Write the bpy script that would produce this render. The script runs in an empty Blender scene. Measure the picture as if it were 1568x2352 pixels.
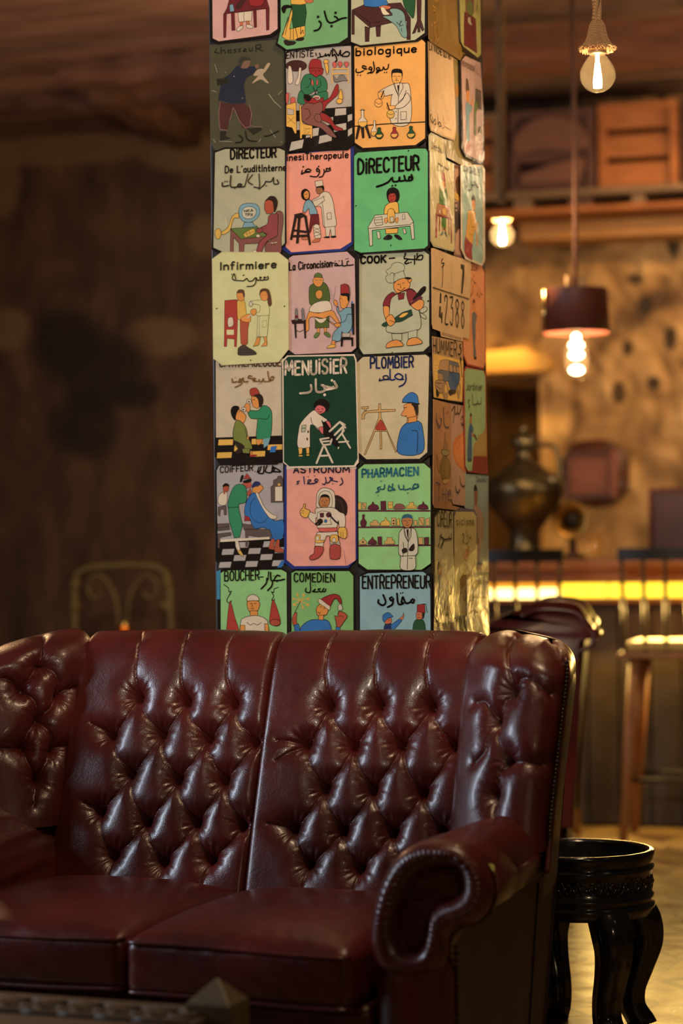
import bpy, bmesh, math, random
import numpy as np
from mathutils import Vector, Matrix, Euler
from mathutils.geometry import tessellate_polygon
C = bpy.context.scene.collection
S = bpy.context.scene
rng = random.Random(7)
# ------------------------------------------------------------------ camera
F, CX, HY, CH, ROLL = 5200.0, 784.0, 1250.0, 1.30, math.radians(0.7)
cr, sr = math.cos(ROLL), math.sin(ROLL)
cam = bpy.data.objects.new('camera', bpy.data.cameras.new('camera'))
C.objects.link(cam); S.camera = cam
cam.matrix_world = Matrix(((cr, sr, 0, 0), (0, 0, -1, 0), (-sr, cr, 0, CH), (0, 0, 0, 1)))
cd = cam.data
cd.sensor_fit = 'AUTO'; cd.sensor_width = 36; cd.lens = F / 2352 * 36
cd.shift_y = (HY - 1176) / 2352
cd.clip_start = .1; cd.clip_end = 100
cd.dof.use_dof = True; cd.dof.focus_distance = 5.72; cd.dof.aperture_fstop = 1.75
# ------------------------------------------------------------------ world, lights, exposure
S.view_settings.view_transform = 'Standard'; S.view_settings.look = 'None'
S.view_settings.gamma = 1.0; S.view_settings.exposure = 0.0
W = bpy.data.worlds.new('world'); S.world = W; W.use_nodes = True
W.node_tree.nodes['Background'].inputs[0].default_value = (.55, .33, .2, 1)
W.node_tree.nodes['Background'].inputs[1].default_value = .035
S.cycles.max_bounces = 6; S.cycles.transparent_max_bounces = 16
S.cycles.sample_clamp_indirect = 4.0; S.cycles.sample_clamp_direct = 0
S.cycles.use_denoising = True
def area(name, loc, target, size, power, color, sizey=None, spread=180):
    l = bpy.data.lights.new(name, 'AREA'); l.energy = power; l.color = color
    l.shape = 'RECTANGLE'; l.size = size; l.size_y = sizey or size; l.spread = math.radians(spread)
    o = bpy.data.objects.new(name, l); C.objects.link(o); o.location = loc
    o.rotation_euler = (Vector(target) - Vector(loc)).to_track_quat('-Z', 'Y').to_euler(); return o
def point(name, loc, power, color, r=.03):
    l = bpy.data.lights.new(name, 'POINT'); l.energy = power; l.color = color; l.shadow_soft_size = r
    o = bpy.data.objects.new(name, l); C.objects.link(o); o.location = loc; return o
def spot(name, loc, target, power, color, ang, r=.05, blend=.6):
    l = bpy.data.lights.new(name, 'SPOT'); l.energy = power; l.color = color; l.shadow_soft_size = r
    l.spot_size = math.radians(ang); l.spot_blend = blend
    o = bpy.data.objects.new(name, l); C.objects.link(o); o.location = loc
    o.rotation_euler = (Vector(target) - Vector(loc)).to_track_quat('-Z', 'Y').to_euler(); return o
WARM, AMBER, COOL = (1, .72, .42), (1, .55, .2), (.72, .84, 1)
area('window_daylight', (-4.2, 5.3, 2.15), (.3, 5.4, .85), .8, 85, COOL, 1.3)
area('ceiling_lamp_glow', (.55, 4.7, 3.5), (.4, 5.0, 0), .35, 26, (1, .70, .42))
spot('pillar_fill_spot', (-.6, .9, 2.7), (-.05, 6.0, 1.98), 430, (1, .86, .66), 33, .06, .55)  # unseen spot, cone narrowed to light the pillar front and spare the sofa
spot('side_fill_spot', (3.4, 4.9, 1.9), (.42, 6.15, 1.98), 150, WARM, 24, .06, .7)  # unseen spot added to brighten the pillar's narrow face
point('pendant_left', (-.5, 3.4, 3.0), 4, WARM, .05)
point('pendant_right', (2.4, 4.2, 2.9), 3, WARM, .05)
# bar end of the room
spot('shelf_fill_spot', (3.3, 10.7, 3.3), (1.5, 12.6, 3.1), 105, (1, .58, .26), 80, .1)  # unseen spot added to brighten the shelf and crates
spot('wall_fill_spot', (2.6, 10.2, 3.5), (1.5, 12.7, 1.7), 165, (1, .62, .24), 70, .1)  # unseen spot added to wash the stone wall with light
spot('niche_lamp', (.70, 12.1, 2.75), (.90, 12.65, 2.22), 60, (1, .58, .12), 44)
point('niche_fill', (.95, 12.4, 1.3), 3, (1, .55, .12), .05)  # added point low in the niche, hidden behind the pitcher, lifts its lower part
area('bar_strip_glow', (1.6, 10.15, .98), (1.3, 8.4, .0), 1.6, 48, (1, .62, .16), .1)
point('left_wall_fill', (-1.9, 8.6, 2.4), 34, (1, .58, .28), .1)  # unseen point brightening the left wall
spot('ceiling_wash', (-1.2, 8.3, 1.5), (-1.2, 9.9, 3.75), 240, (1, .62, .42), 62, .1)  # unseen uplight added to brighten the left ceiling boards
spot('ceiling_wash_bar', (2.6, 8.6, 1.9), (1.6, 11.2, 3.75), 270, (1, .66, .34), 100, .1)  # second unseen uplight added for the ceiling over the bar
point('soffit_fill', (2.9, 11.3, 3.3), 26, (1, .68, .38), .05)  # added unseen point, lightens the ceiling strip behind the beam
point('front_fill', (1.3, 1.0, 2.3), 30, WARM, .08)  # added front fill behind the camera, no lamp stands here
# ------------------------------------------------------------------ helpers
def unproj(px, py):
    dx, dy = (px - CX) / F, (HY - py) / F
    return dx * cr + dy * sr, -dx * sr + dy * cr
def P(px, py, Y):
    """the point at depth Y seen at photo pixel (px, py)"""
    u, v = unproj(px, py); return Vector((u * Y, Y, CH + v * Y))
def project(V):
    V = np.asarray(V); u = V[..., 0] / V[..., 1]; v = (V[..., 2] - CH) / V[..., 1]
    return np.stack([CX + F * (u * cr - v * sr), HY - F * (u * sr + v * cr)], -1)
def tag(o, label=None, cat=None, group=None, kind=None):
    if label: o['label'] = label
    if cat: o['category'] = cat
    if group: o['group'] = group
    if kind: o['kind'] = kind
    return o
def empty(name, loc, rz=0, label=None, cat=None, group=None):
    o = bpy.data.objects.new(name, None); C.objects.link(o); o.empty_display_size = .05
    o.location = loc; o.rotation_euler = (0, 0, rz); return tag(o, label, cat, group)
def link(name, me, m=None, parent=None, smooth=True, mats=None):
    o = bpy.data.objects.new(name, me); C.objects.link(o)
    for x in (mats or ([m] if m else [])): me.materials.append(x)
    if smooth: me.polygons.foreach_set('use_smooth', [True] * len(me.polygons))
    if parent: o.parent = parent
    return o
def mesh(name, verts, faces, m=None, parent=None, smooth=True, mats=None, mi=None):
    me = bpy.data.meshes.new(name); me.from_pydata([tuple(v) for v in verts], [], faces)
    o = link(name, me, m, parent, smooth, mats)
    if mi: me.polygons.foreach_set('material_index', mi)
    me.validate(); me.update(); return o
def bobj(name, bm, m=None, parent=None, smooth=True, mats=None):
    bmesh.ops.recalc_face_normals(bm, faces=bm.faces)
    me = bpy.data.meshes.new(name); bm.to_mesh(me); bm.free()
    return link(name, me, m, parent, smooth, mats)
def grid_faces(nu, nv, cu=False, cv=False, off=0):
    f = []
    for i in range(nu if cu else nu - 1):
        for j in range(nv if cv else nv - 1):
            a, b = i, (i + 1) % nu; c, d = j, (j + 1) % nv
            f.append((off + a * nv + c, off + b * nv + c, off + b * nv + d, off + a * nv + d))
    return f
def grid(name, V, m, parent=None, cu=False, cv=False, smooth=True):
    nu, nv = V.shape[:2]
    return mesh(name, V.reshape(-1, 3), grid_faces(nu, nv, cu, cv), m, parent, smooth)
def gnormals(V, cu=False):
    if cu: du = np.roll(V, -1, 0) - np.roll(V, 1, 0)
    else: du = np.gradient(V, axis=0)
    dv = np.gradient(V, axis=1); n = np.cross(du, dv)
    return n / (np.linalg.norm(n, axis=-1, keepdims=True) + 1e-12)
def cat(pts, n=12, closed=False):
    """Catmull-Rom through pts"""
    p = np.asarray(pts, float); k = len(p)
    if k < 3 and not closed: return p
    if closed: q = np.vstack([p[-1:], p, p[:2]])
    else: q = np.vstack([2 * p[:1] - p[1:2], p, 2 * p[-1:] - p[-2:-1]])
    out = []
    for i in range(1, (k if closed else k - 1) + 1):
        a, b, c, d = q[i - 1], q[i], q[i + 1], q[i + 2]
        t = np.linspace(0, 1, n, endpoint=False)[:, None]
        out.append(.5 * (2 * b + (c - a) * t + (2 * a - 5 * b + 4 * c - d) * t * t + (3 * b - a - 3 * c + d) * t ** 3))
    out = np.vstack(out)
    return out if closed else np.vstack([out, p[-1:]])
def resample(p, n, closed=False):
    p = np.asarray(p, float)
    if closed: p = np.vstack([p, p[:1]])
    s = np.r_[0, np.cumsum(np.linalg.norm(np.diff(p, axis=0), axis=1))]
    t = np.linspace(0, s[-1], n, endpoint=not closed)
    return np.stack([np.interp(t, s, p[:, k]) for k in range(p.shape[1])], -1)
def add_tube(bm, pts, r, n=10, caps=True):
    pts = [Vector(p) for p in pts]; k = len(pts)
    rs = list(r) if hasattr(r, '__len__') else [r] * k
    t0 = (pts[1] - pts[0]).normalized(); nrm = t0.orthogonal().normalized(); rings = []
    for i, p in enumerate(pts):
        t = (pts[min(i + 1, k - 1)] - pts[max(i - 1, 0)]).normalized()
        nrm = (nrm - t * nrm.dot(t)).normalized(); b = t.cross(nrm)
        rings.append([bm.verts.new(p + (nrm * math.cos(a) + b * math.sin(a)) * rs[i]) for a in [2 * math.pi * j / n for j in range(n)]])
    for i in range(k - 1):
        for j in range(n):
            bm.faces.new((rings[i][j], rings[i][(j + 1) % n], rings[i + 1][(j + 1) % n], rings[i + 1][j]))
    if caps: bm.faces.new(rings[0][::-1]); bm.faces.new(rings[-1])
def tube(name, pts, r, m, parent=None, n=10):
    bm = bmesh.new(); add_tube(bm, pts, r, n); return bobj(name, bm, m, parent)
def add_lathe(bm, prof, n=48, c=(0, 0, 0)):
    rings = []
    for r, z in prof:
        if r < 1e-5: rings.append([bm.verts.new((c[0], c[1], c[2] + z))])
        else: rings.append([bm.verts.new((c[0] + r * math.cos(2 * math.pi * j / n), c[1] + r * math.sin(2 * math.pi * j / n), c[2] + z)) for j in range(n)])
    for a, b in zip(rings, rings[1:]):
        for j in range(n):
            q = [a[j % len(a)], a[(j + 1) % len(a)], b[(j + 1) % len(b)], b[j % len(b)]]
            q = list(dict.fromkeys(q))
            if len(q) > 2: bm.faces.new(q)
def lathe(name, prof, m, parent=None, n=48, c=(0, 0, 0), smooth=True):
    bm = bmesh.new(); add_lathe(bm, prof, n, c); return bobj(name, bm, m, parent, smooth)
def add_box(bm, c, s, rot=None, bev=0):
    r = bmesh.ops.create_cube(bm, size=1)['verts']
    M = Matrix.Translation(c) @ (rot.to_4x4() if rot else Matrix()) @ Matrix.Diagonal((*s, 1))
    bmesh.ops.transform(bm, matrix=M, verts=r)
    if bev:
        e = list({e for v in r for e in v.link_edges})
        bmesh.ops.bevel(bm, geom=e, offset=bev, segments=2, affect='EDGES', profile=.5)
def box(name, c, s, m, parent=None, rot=None, bev=.004, smooth=False):
    bm = bmesh.new(); add_box(bm, c, s, rot, bev); return bobj(name, bm, m, parent, smooth)
def add_prism(bm, poly, y0, y1, bev=0, axis='y'):
    """extrude polygon (x,z) from y0 to y1"""
    a = [bm.verts.new((x, y0, z)) for x, z in poly]; b = [bm.verts.new((x, y1, z)) for x, z in poly]
    n = len(poly); fs = [bm.faces.new(a), bm.faces.new(b[::-1])]
    for i in range(n): bm.faces.new((a[i], b[i], b[(i + 1) % n], a[(i + 1) % n]))
    if bev: bmesh.ops.bevel(bm, geom=list({e for f in fs for e in f.edges}), offset=bev, segments=3, affect='EDGES', profile=.5)
def rbox_bm(size, r, n=24):
    """rounded box with an even surface grid"""
    bm = bmesh.new(); hx = np.array(size) / 2; inn = hx - r
    for ax in range(3):
        for sg in (-1, 1):
            o = [k for k in range(3) if k != ax]
            g = np.linspace(-1, 1, n); 
            vs = {}
            for i, a in enumerate(g):
                for j, b in enumerate(g):
                    p = np.zeros(3); p[ax] = sg * hx[ax]; p[o[0]] = a * hx[o[0]]; p[o[1]] = b * hx[o[1]]
                    q = np.clip(p, -inn, inn); d = p - q; p2 = q + r * d / np.linalg.norm(d)
                    vs[i, j] = bm.verts.new(p2)
            for i in range(n - 1):
                for j in range(n - 1):
                    bm.faces.new((vs[i, j], vs[i + 1, j], vs[i + 1, j + 1], vs[i, j + 1]))
    bmesh.ops.remove_doubles(bm, verts=bm.verts, dist=1e-5)
    return bm
def wav(p, seed, f, n=6):
    """smooth pseudo-noise of points (.., 3)"""
    g = np.random.default_rng(seed); o = 0
    for _ in range(n):
        k = g.normal(size=3) * f; o = o + np.sin(p @ k + g.uniform(0, 6.28))
    return o / n
# ------------------------------------------------------------------ materials
def srgb(*c):
    return tuple(((x / 255) / 12.92 if x / 255 <= .04045 else ((x / 255 + .055) / 1.055) ** 2.4) for x in c[:3]) + (1,)
class NT:
    def __init__(s, name):
        s.m = bpy.data.materials.new(name); s.m.use_nodes = True; s.t = s.m.node_tree
        s.b = s.t.nodes['Principled BSDF']; s.out = s.t.nodes['Material Output']
    def n(s, typ, **k):
        x = s.t.nodes.new(typ)
        for a, v in k.items():
            if a.startswith('i_'): 
                key = a[2:]; x.inputs[int(key) if key.isdigit() else key].default_value = v
            else: setattr(x, a, v)
        return x
    def l(s, a, b): s.t.links.new(a, b)
    def coord(s, kind='Object'):
        return s.n('ShaderNodeTexCoord').outputs[kind]
    def noise(s, scale, detail=4, rough=.55, vec=None, dist=0):
        x = s.n('ShaderNodeTexNoise'); x.inputs['Scale'].default_value = scale; x.inputs['Detail'].default_value = detail
        x.inputs['Roughness'].default_value = rough; x.inputs['Distortion'].default_value = dist
        if vec is not None: s.l(vec, x.inputs['Vector'])
        return x.outputs['Fac']
    def ramp(s, fac, stops):
        r = s.n('ShaderNodeValToRGB'); e = r.color_ramp.elements
        while len(e) < len(stops): e.new(.5)
        for q, (p, c) in zip(e, stops): q.position = p; q.color = c
        s.l(fac, r.inputs[0]); return r.outputs[0]
    def math(s, op, a, b=None, c=None):
        x = s.n('ShaderNodeMath', operation=op)
        for i, v in enumerate((a, b, c)):
            if v is None: continue
            if isinstance(v, (int, float)): x.inputs[i].default_value = v
            else: s.l(v, x.inputs[i])
        return x.outputs[0]
    def mix(s, f, a, b, mode='MIX'):
        x = s.n('ShaderNodeMix', data_type='RGBA', blend_type=mode)
        for i, v in ((0, f), (6, a), (7, b)):
            if isinstance(v, (int, float, tuple)): x.inputs[i].default_value = v
            else: s.l(v, x.inputs[i])
        return x.outputs[2]
    def bump(s, h, strength=.3, dist=.01):
        x = s.n('ShaderNodeBump'); x.inputs['Strength'].default_value = strength; x.inputs['Distance'].default_value = dist
        s.l(h, x.inputs['Height']); s.l(x.outputs[0], s.b.inputs['Normal']); return x
    def set(s, **k):
        for a, v in k.items():
            a = a.replace('_', ' ')
            if isinstance(v, (int, float, tuple)): s.b.inputs[a].default_value = v
            else: s.l(v, s.b.inputs[a])
        return s
def simple(name, col, rough=.5, metal=0, var=.25, scale=8, bump=0, bscale=60, coat=0, vec='Object', spec=.5):
    t = NT(name); v = t.coord(vec); f = t.noise(scale, 5, .6, v)
    dk = tuple(x * (1 - var) for x in col[:3]) + (1,); lt = tuple(min(1, x * (1 + var)) for x in col[:3]) + (1,)
    t.set(Base_Color=t.ramp(f, [(.3, dk), (.7, lt)]), Roughness=rough, Metallic=metal, Coat_Weight=coat, Coat_Roughness=.1)
    t.b.inputs['Specular IOR Level'].default_value = spec
    if bump: t.bump(t.noise(bscale, 6, .6, v), bump, .004)
    return t.m
def emit(name, col, strength):
    t = NT(name); t.set(Base_Color=(0, 0, 0, 1), Emission_Color=col, Emission_Strength=strength); return t.m
def wood(name, c1, c2, scale=3, rough=.6, stretch=(1, 12, 12), bump=.3, coat=0):
    t = NT(name); mp = t.n('ShaderNodeMapping'); mp.inputs['Scale'].default_value = stretch
    t.l(t.coord(), mp.inputs[0]); f = t.noise(scale, 8, .62, mp.outputs[0], 1.2)
    g = t.noise(1.2, 3, .5, t.coord())
    col = t.mix(t.ramp(g, [(.35, (0, 0, 0, 1)), (.7, (.5, .5, .5, 1))]), t.ramp(f, [(.3, c1), (.7, c2)]), c1)
    t.set(Base_Color=col, Roughness=rough, Coat_Weight=coat); t.bump(f, bump, .006); return t.m
def leather_mat():
    t = NT('oxblood_leather'); v = t.coord()
    f = t.noise(5, 5, .6, v); g = t.noise(26, 4, .6, v)
    c = t.ramp(f, [(.3, (.050, .0100, .0080, 1)), (.52, (.088, .0125, .0100, 1)), (.75, (.13, .0145, .0110, 1))])
    c = t.mix(t.ramp(g, [(.55, (0, 0, 0, 1)), (.8, (.35, .35, .35, 1))]), c, (.030, .011, .008, 1))
    vo = t.n('ShaderNodeTexVoronoi'); vo.inputs['Scale'].default_value = 420; t.l(v, vo.inputs['Vector'])
    h = t.math('ADD', t.math('MULTIPLY', vo.outputs['Distance'], .35), t.math('MULTIPLY', t.noise(30, 6, .62, v, .8), 1.6))
    r = t.ramp(t.noise(14, 4, .6, v), [(.3, (.26, .26, .26, 1)), (.75, (.40, .40, .40, 1))])
    t.set(Base_Color=c, Roughness=r, Coat_Weight=.18, Coat_Roughness=.14); t.b.inputs['Specular IOR Level'].default_value = .55
    t.bump(h, .22, .0035); return t.m
LEATHER = leather_mat()
def M_dark(): pass
# ------------------------------------------------------------------ room shell
RY = math.radians(15); cR, sR = math.cos(RY), math.sin(RY)
RD = Vector((cR, -sR, 0)); RN = Vector((sR, cR, 0)); ROT = Matrix.Rotation(-RY, 3, 'Z')
WALL0 = Vector((0, 13.0, 0)); ZC = 3.75
def W(px, py, off=0.0):
    """point on the plane parallel to the back wall, off metres in front of it"""
    u, v = unproj(px, py); o = Vector((0, 0, CH)); d = Vector((u, 1, v)); n = RN
    t = (WALL0.dot(n) - off) / d.dot(n); return o + d * t
def rl(x, y, z): return WALL0 + RD * x - RN * y + Vector((0, 0, z))     # room-local point: along the wall, out from it, up
def inv(p): q = p - WALL0; return q.dot(RD), -q.dot(RN), q.z
# floor: patchwork of patterned cement tiles
def floor_mat():
    t = NT('patterned_cement_tiles'); mp = t.n('ShaderNodeMapping'); mp.inputs['Rotation'].default_value = (0, 0, math.radians(22)); mp.inputs['Scale'].default_value = (4.2, 4.2, 4.2)
    t.l(t.coord(), mp.inputs[0]); sp = t.n('ShaderNodeSeparateXYZ'); t.l(mp.outputs[0], sp.inputs[0])
    fr = lambda s: t.math('SUBTRACT', t.math('FRACT', s), .5)
    x, y = fr(sp.outputs[0]), fr(sp.outputs[1]); fx_, fy_ = t.math('FLOOR', sp.outputs[0]), t.math('FLOOR', sp.outputs[1])
    cb = t.n('ShaderNodeCombineXYZ'); t.l(fx_, cb.inputs[0]); t.l(fy_, cb.inputs[1])
    wn = t.n('ShaderNodeTexWhiteNoise', noise_dimensions='3D'); t.l(cb.outputs[0], wn.inputs['Vector'])
    ws = t.n('ShaderNodeSeparateColor'); t.l(wn.outputs['Color'], ws.inputs[0]); r1, r2, r3 = ws.outputs
    ax, ay = t.math('ABSOLUTE', x), t.math('ABSOLUTE', y)
    rad = t.math('SQRT', t.math('ADD', t.math('MULTIPLY', x, x), t.math('MULTIPLY', y, y)))
    step = lambda v, e: t.math('GREATER_THAN', v, e)
    ring = t.math('MULTIPLY', step(rad, .2), t.math('LESS_THAN', rad, .36))
    dia = t.math('MULTIPLY', step(t.math('ADD', ax, ay), .28), t.math('LESS_THAN', t.math('ADD', ax, ay), .5))
    tri = step(t.math('ADD', x, y), 0)
    ch = step(t.math('SINE', t.math('MULTIPLY', t.math('ADD', t.math('ABSOLUTE', x), y), 31)), 0)
    crs = t.math('MAXIMUM', t.math('LESS_THAN', t.math('ABSOLUTE', t.math('SUBTRACT', ax, ay)), .06), t.math('MULTIPLY', step(rad, .4), t.math('LESS_THAN', rad, .47)))
    star = step(t.math('MULTIPLY', ax, ay), .035)
    pick_ = lambda f, a, b: t.math('ADD', t.math('MULTIPLY', f, a), t.math('MULTIPLY', t.math('SUBTRACT', 1.0, f), b))
    p = pick_(step(r1, .83), ring, pick_(step(r1, .66), dia, pick_(step(r1, .5), tri, pick_(step(r1, .33), ch, pick_(step(r1, .16), crs, star)))))
    p = t.math('MULTIPLY', p, step(r2, .07))
    lt = t.ramp(r2, [(0, (.34, .235, .095, 1)), (.5, (.24, .15, .055, 1)), (1, (.40, .30, .15, 1))])
    dk = t.ramp(r3, [(0, (.06, .032, .014, 1)), (.4, (.12, .066, .025, 1)), (.7, (.09, .03, .016, 1)), (1, (.035, .026, .02, 1))])
    col = t.mix(t.math('MULTIPLY', p, .95), lt, dk)
    gr = t.math('MAXIMUM', step(ax, .480), step(ay, .480))
    col = t.mix(t.math('MULTIPLY', gr, .8), col, (.10, .07, .04, 1))
    wv = t.noise(3, 5, .6, t.coord()); col = t.mix(t.ramp(wv, [(.35, (0, 0, 0, 1)), (.75, (.3, .3, .3, 1))]), col, (.2, .13, .05, 1))
    t.set(Base_Color=col, Roughness=t.ramp(t.noise(9, 4, .6, t.coord()), [(.3, (.25, .25, .25, 1)), (.7, (.45, .45, .45, 1))])); return t.m
fl = box('floor', (0, 7.5, -.05), (16, 17, .1), floor_mat(), bev=0); tag(fl, kind='structure')
# back wall, left half: dark stained plaster
def blot(t, p, cx, cz, rx_, rz_, soft, nz):
    sp = t.n('ShaderNodeSeparateXYZ'); t.l(p, sp.inputs[0])
    a = t.math('DIVIDE', t.math('SUBTRACT', sp.outputs[0], cx), rx_); b = t.math('DIVIDE', t.math('SUBTRACT', sp.outputs[2], cz), rz_)
    d = t.math('ADD', t.math('SQRT', t.math('ADD', t.math('MULTIPLY', a, a), t.math('MULTIPLY', b, b))), t.math('MULTIPLY', t.math('SUBTRACT', nz, .5), 1.1))
    return t.math('SUBTRACT', 1.0, t.n_smooth(d, 1 - soft, 1 + soft))
def n_smooth(s, v, a, b):
    x = s.n('ShaderNodeMapRange', interpolation_type='SMOOTHSTEP'); x.inputs[1].default_value = a; x.inputs[2].default_value = b
    s.l(v, x.inputs[0]); return x.outputs[0]
NT.n_smooth = n_smooth
def wall_px(px, py):
    a = inv(W(px, py)); return a[0], a[2]
def plaster_mat():
    t = NT('stained_plaster'); v = t.coord(); nz = t.noise(2.6, 8, .66, v)
    mp = t.n('ShaderNodeMapping'); mp.inputs['Scale'].default_value = (1.6, 1.6, .8); t.l(v, mp.inputs[0]); st = t.noise(3.0, 6, .6, mp.outputs[0])
    c = t.ramp(st, [(.3, (.036, .018, .011, 1)), (.5, (.085, .042, .024, 1)), (.7, (.15, .078, .042, 1))])
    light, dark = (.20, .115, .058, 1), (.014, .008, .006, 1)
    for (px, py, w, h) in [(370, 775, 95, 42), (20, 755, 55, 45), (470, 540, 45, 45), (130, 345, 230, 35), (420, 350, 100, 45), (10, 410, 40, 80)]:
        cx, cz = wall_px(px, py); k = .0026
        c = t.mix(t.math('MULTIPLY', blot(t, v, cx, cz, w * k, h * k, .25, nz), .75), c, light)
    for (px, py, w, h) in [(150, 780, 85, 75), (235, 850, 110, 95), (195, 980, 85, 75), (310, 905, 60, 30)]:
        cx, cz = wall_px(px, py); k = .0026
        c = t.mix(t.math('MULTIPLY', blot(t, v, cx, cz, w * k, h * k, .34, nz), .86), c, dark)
    t.set(Base_Color=c, Roughness=.85); t.bump(t.noise(9, 6, .6, v), .5, .02); return t.m
def frame_obj(o): o.matrix_world = Matrix.Translation(WALL0) @ ROT.to_4x4(); return o
xs0, xs1 = -4.5, inv(W(800, 1000))[0]
wl = box('wall_left', ((xs0 + xs1) / 2, .06, ZC / 2), (xs1 - xs0, .12, ZC + .1), plaster_mat(), bev=0); frame_obj(wl); tag(wl, kind='structure')
# back wall, right half: rough rubble stone with a niche
def stone_mat():
    t = NT('rubble_stone'); v = t.coord(); w = t.noise(2.5, 4, .6, v)
    vo = t.n('ShaderNodeTexVoronoi', feature='SMOOTH_F1'); vo.inputs['Scale'].default_value = 4.6; vo.inputs['Smoothness'].default_value = .6
    ad = t.n('ShaderNodeVectorMath', operation='ADD'); nv = t.n('ShaderNodeTexNoise'); nv.inputs['Scale'].default_value = 3; t.l(v, nv.inputs['Vector'])
    sc = t.n('ShaderNodeVectorMath', operation='SCALE'); sc.inputs['Scale'].default_value = .35; t.l(nv.outputs['Color'], sc.inputs[0])
    t.l(v, ad.inputs[0]); t.l(sc.outputs[0], ad.inputs[1]); t.l(ad.outputs[0], vo.inputs['Vector'])
    c = t.ramp(vo.outputs['Distance'], [(.15, (.50, .32, .15, 1)), (.5, (.30, .17, .07, 1)), (.75, (.07, .036, .018, 1))])
    c = t.mix(t.ramp(w, [(.46, (0, 0, 0, 1)), (.64, (.8, .8, .8, 1))]), c, (.36, .215, .09, 1))
    c = t.mix(t.ramp(t.noise(6, 3, .5, v), [(.62, (0, 0, 0, 1)), (.74, (.8, .8, .8, 1))]), c, (.10, .05, .025, 1))
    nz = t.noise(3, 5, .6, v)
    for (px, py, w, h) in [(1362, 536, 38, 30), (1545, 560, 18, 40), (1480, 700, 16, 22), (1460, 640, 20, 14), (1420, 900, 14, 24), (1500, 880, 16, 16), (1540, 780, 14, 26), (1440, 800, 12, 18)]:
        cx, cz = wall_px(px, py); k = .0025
        c = t.mix(t.math('MULTIPLY', blot(t, v, cx, cz, w * k, h * k, .25, nz), .9), c, (.02, .011, .007, 1))  # painted dark for the shade inside holes in the rubble
    t.set(Base_Color=c, Roughness=.9); t.bump(t.math('MULTIPLY', vo.outputs['Distance'], -1), .9, .08); return t.m
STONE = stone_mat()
nx0, nz0 = wall_px(1060, 1330); nx1, nz1 = wall_px(1238, 862)
bm = bmesh.new(); X0, X1 = xs1, 3.6
gx = np.unique(np.r_[np.linspace(X0, nx0, 24), np.linspace(nx0, nx1, 8), np.linspace(nx1, X1, 110)]); gz = np.unique(np.r_[np.linspace(0, nz0, 20), np.linspace(nz0, nz1, 18), np.linspace(nz1, ZC + .05, 80)])
GX, GZ = np.meshgrid(gx, gz, indexing='ij'); pts = np.stack([GX, GX * 0, GZ], -1)
dY = .06 * wav(pts, 4, 6) + .07 * np.abs(wav(pts, 8, 19))
vs = {}
inside = lambda i, j: nx0 - 1e-6 < gx[i] < nx1 + 1e-6 and nz0 - 1e-6 < gz[j] < nz1 + 1e-6
for i in range(len(gx)):
    for j in range(len(gz)): vs[i, j] = bm.verts.new((gx[i], 0 if inside(i, j) else dY[i, j] * .7, gz[j]))
for i in range(len(gx) - 1):
    for j in range(len(gz) - 1):
        if nx0 - 1e-6 <= gx[i] and gx[i + 1] <= nx1 + 1e-6 and nz0 - 1e-6 <= gz[j] and gz[j + 1] <= nz1 + 1e-6: continue
        bm.faces.new((vs[i, j], vs[i + 1, j], vs[i + 1, j + 1], vs[i, j + 1]))
# niche inside
d_ = 1.1
q = [bm.verts.new(p) for p in ((nx0, 0, nz0), (nx1, 0, nz0), (nx1, 0, nz1), (nx0, 0, nz1), (nx0, d_, nz0), (nx1, d_, nz0), (nx1, d_, nz1), (nx0, d_, nz1))]
for f in ((0, 1, 5, 4), (1, 2, 6, 5), (2, 3, 7, 6), (3, 0, 4, 7), (4, 5, 6, 7)): bm.faces.new([q[k] for k in f])
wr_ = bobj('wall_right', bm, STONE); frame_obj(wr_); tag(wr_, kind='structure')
# ceiling boards
CEILW = wood('rough_ceiling_board', (.030, .014, .009, 1), (.27, .145, .095, 1), 1.6, .7, (.45, 3.2, 4), .6)
bm = bmesh.new(); y = 0; g = random.Random(3)
while y < 7.5:
    w = g.uniform(.2, .34); add_box(bm, (0, -(y + w / 2), ZC + .025 + g.uniform(-.008, .012)), (12, w - .012, .05), Matrix.Rotation(g.uniform(-.012, .012), 3, 'Z'), .006); y += w
add_box(bm, (0, -3.75, ZC + .09), (12, 7.6, .03))
ce = bobj('ceiling', bm, CEILW, smooth=False); ce.matrix_world = Matrix.Translation(WALL0) @ ROT.to_4x4(); tag(ce, kind='structure')
BEAMW = wood('dark_beam_wood', (.045, .018, .010, 1), (.15, .065, .034, 1), 2.4, .7, (.8, 6, 6), .5)
def room_beam(name, a, b, w, h, z, m=BEAMW, seed=0):
    """beam between room-local plan points a and b, underside at z"""
    A, B = rl(a[0], a[1], z + h / 2), rl(b[0], b[1], z + h / 2); d = B - A; L = d.length
    bm = bmesh.new(); n = 40; ring = []
    g = random.Random(seed)
    for i in range(n):
        t = i / (n - 1) - .5; o = .012 * math.sin(t * 9 + seed) + .006 * math.sin(t * 31 + seed)
        ring.append([bm.verts.new((t * L, sy * w / 2 + o, sz * h / 2 + o * .8 + .006 * math.sin(t * 23 + sy + sz))) for sy, sz in ((-1, -1), (1, -1), (1, 1), (-1, 1))])
    for r1, r2 in zip(ring, ring[1:]):
        for j in range(4): bm.faces.new((r1[j], r1[(j + 1) % 4], r2[(j + 1) % 4], r2[j]))
    bm.faces.new(ring[0]); bm.faces.new(ring[-1])
    bmesh.ops.bevel(bm, geom=[e for e in bm.edges if e.is_manifold and e.calc_face_angle(0) > .8], offset=.012, segments=2, affect='EDGES')
    o = bobj(name, bm, m, smooth=False); o.location = (A + B) / 2; o.rotation_euler = d.to_track_quat('X', 'Z').to_euler(); return tag(o, kind='structure')
ya = 1.85
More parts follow.
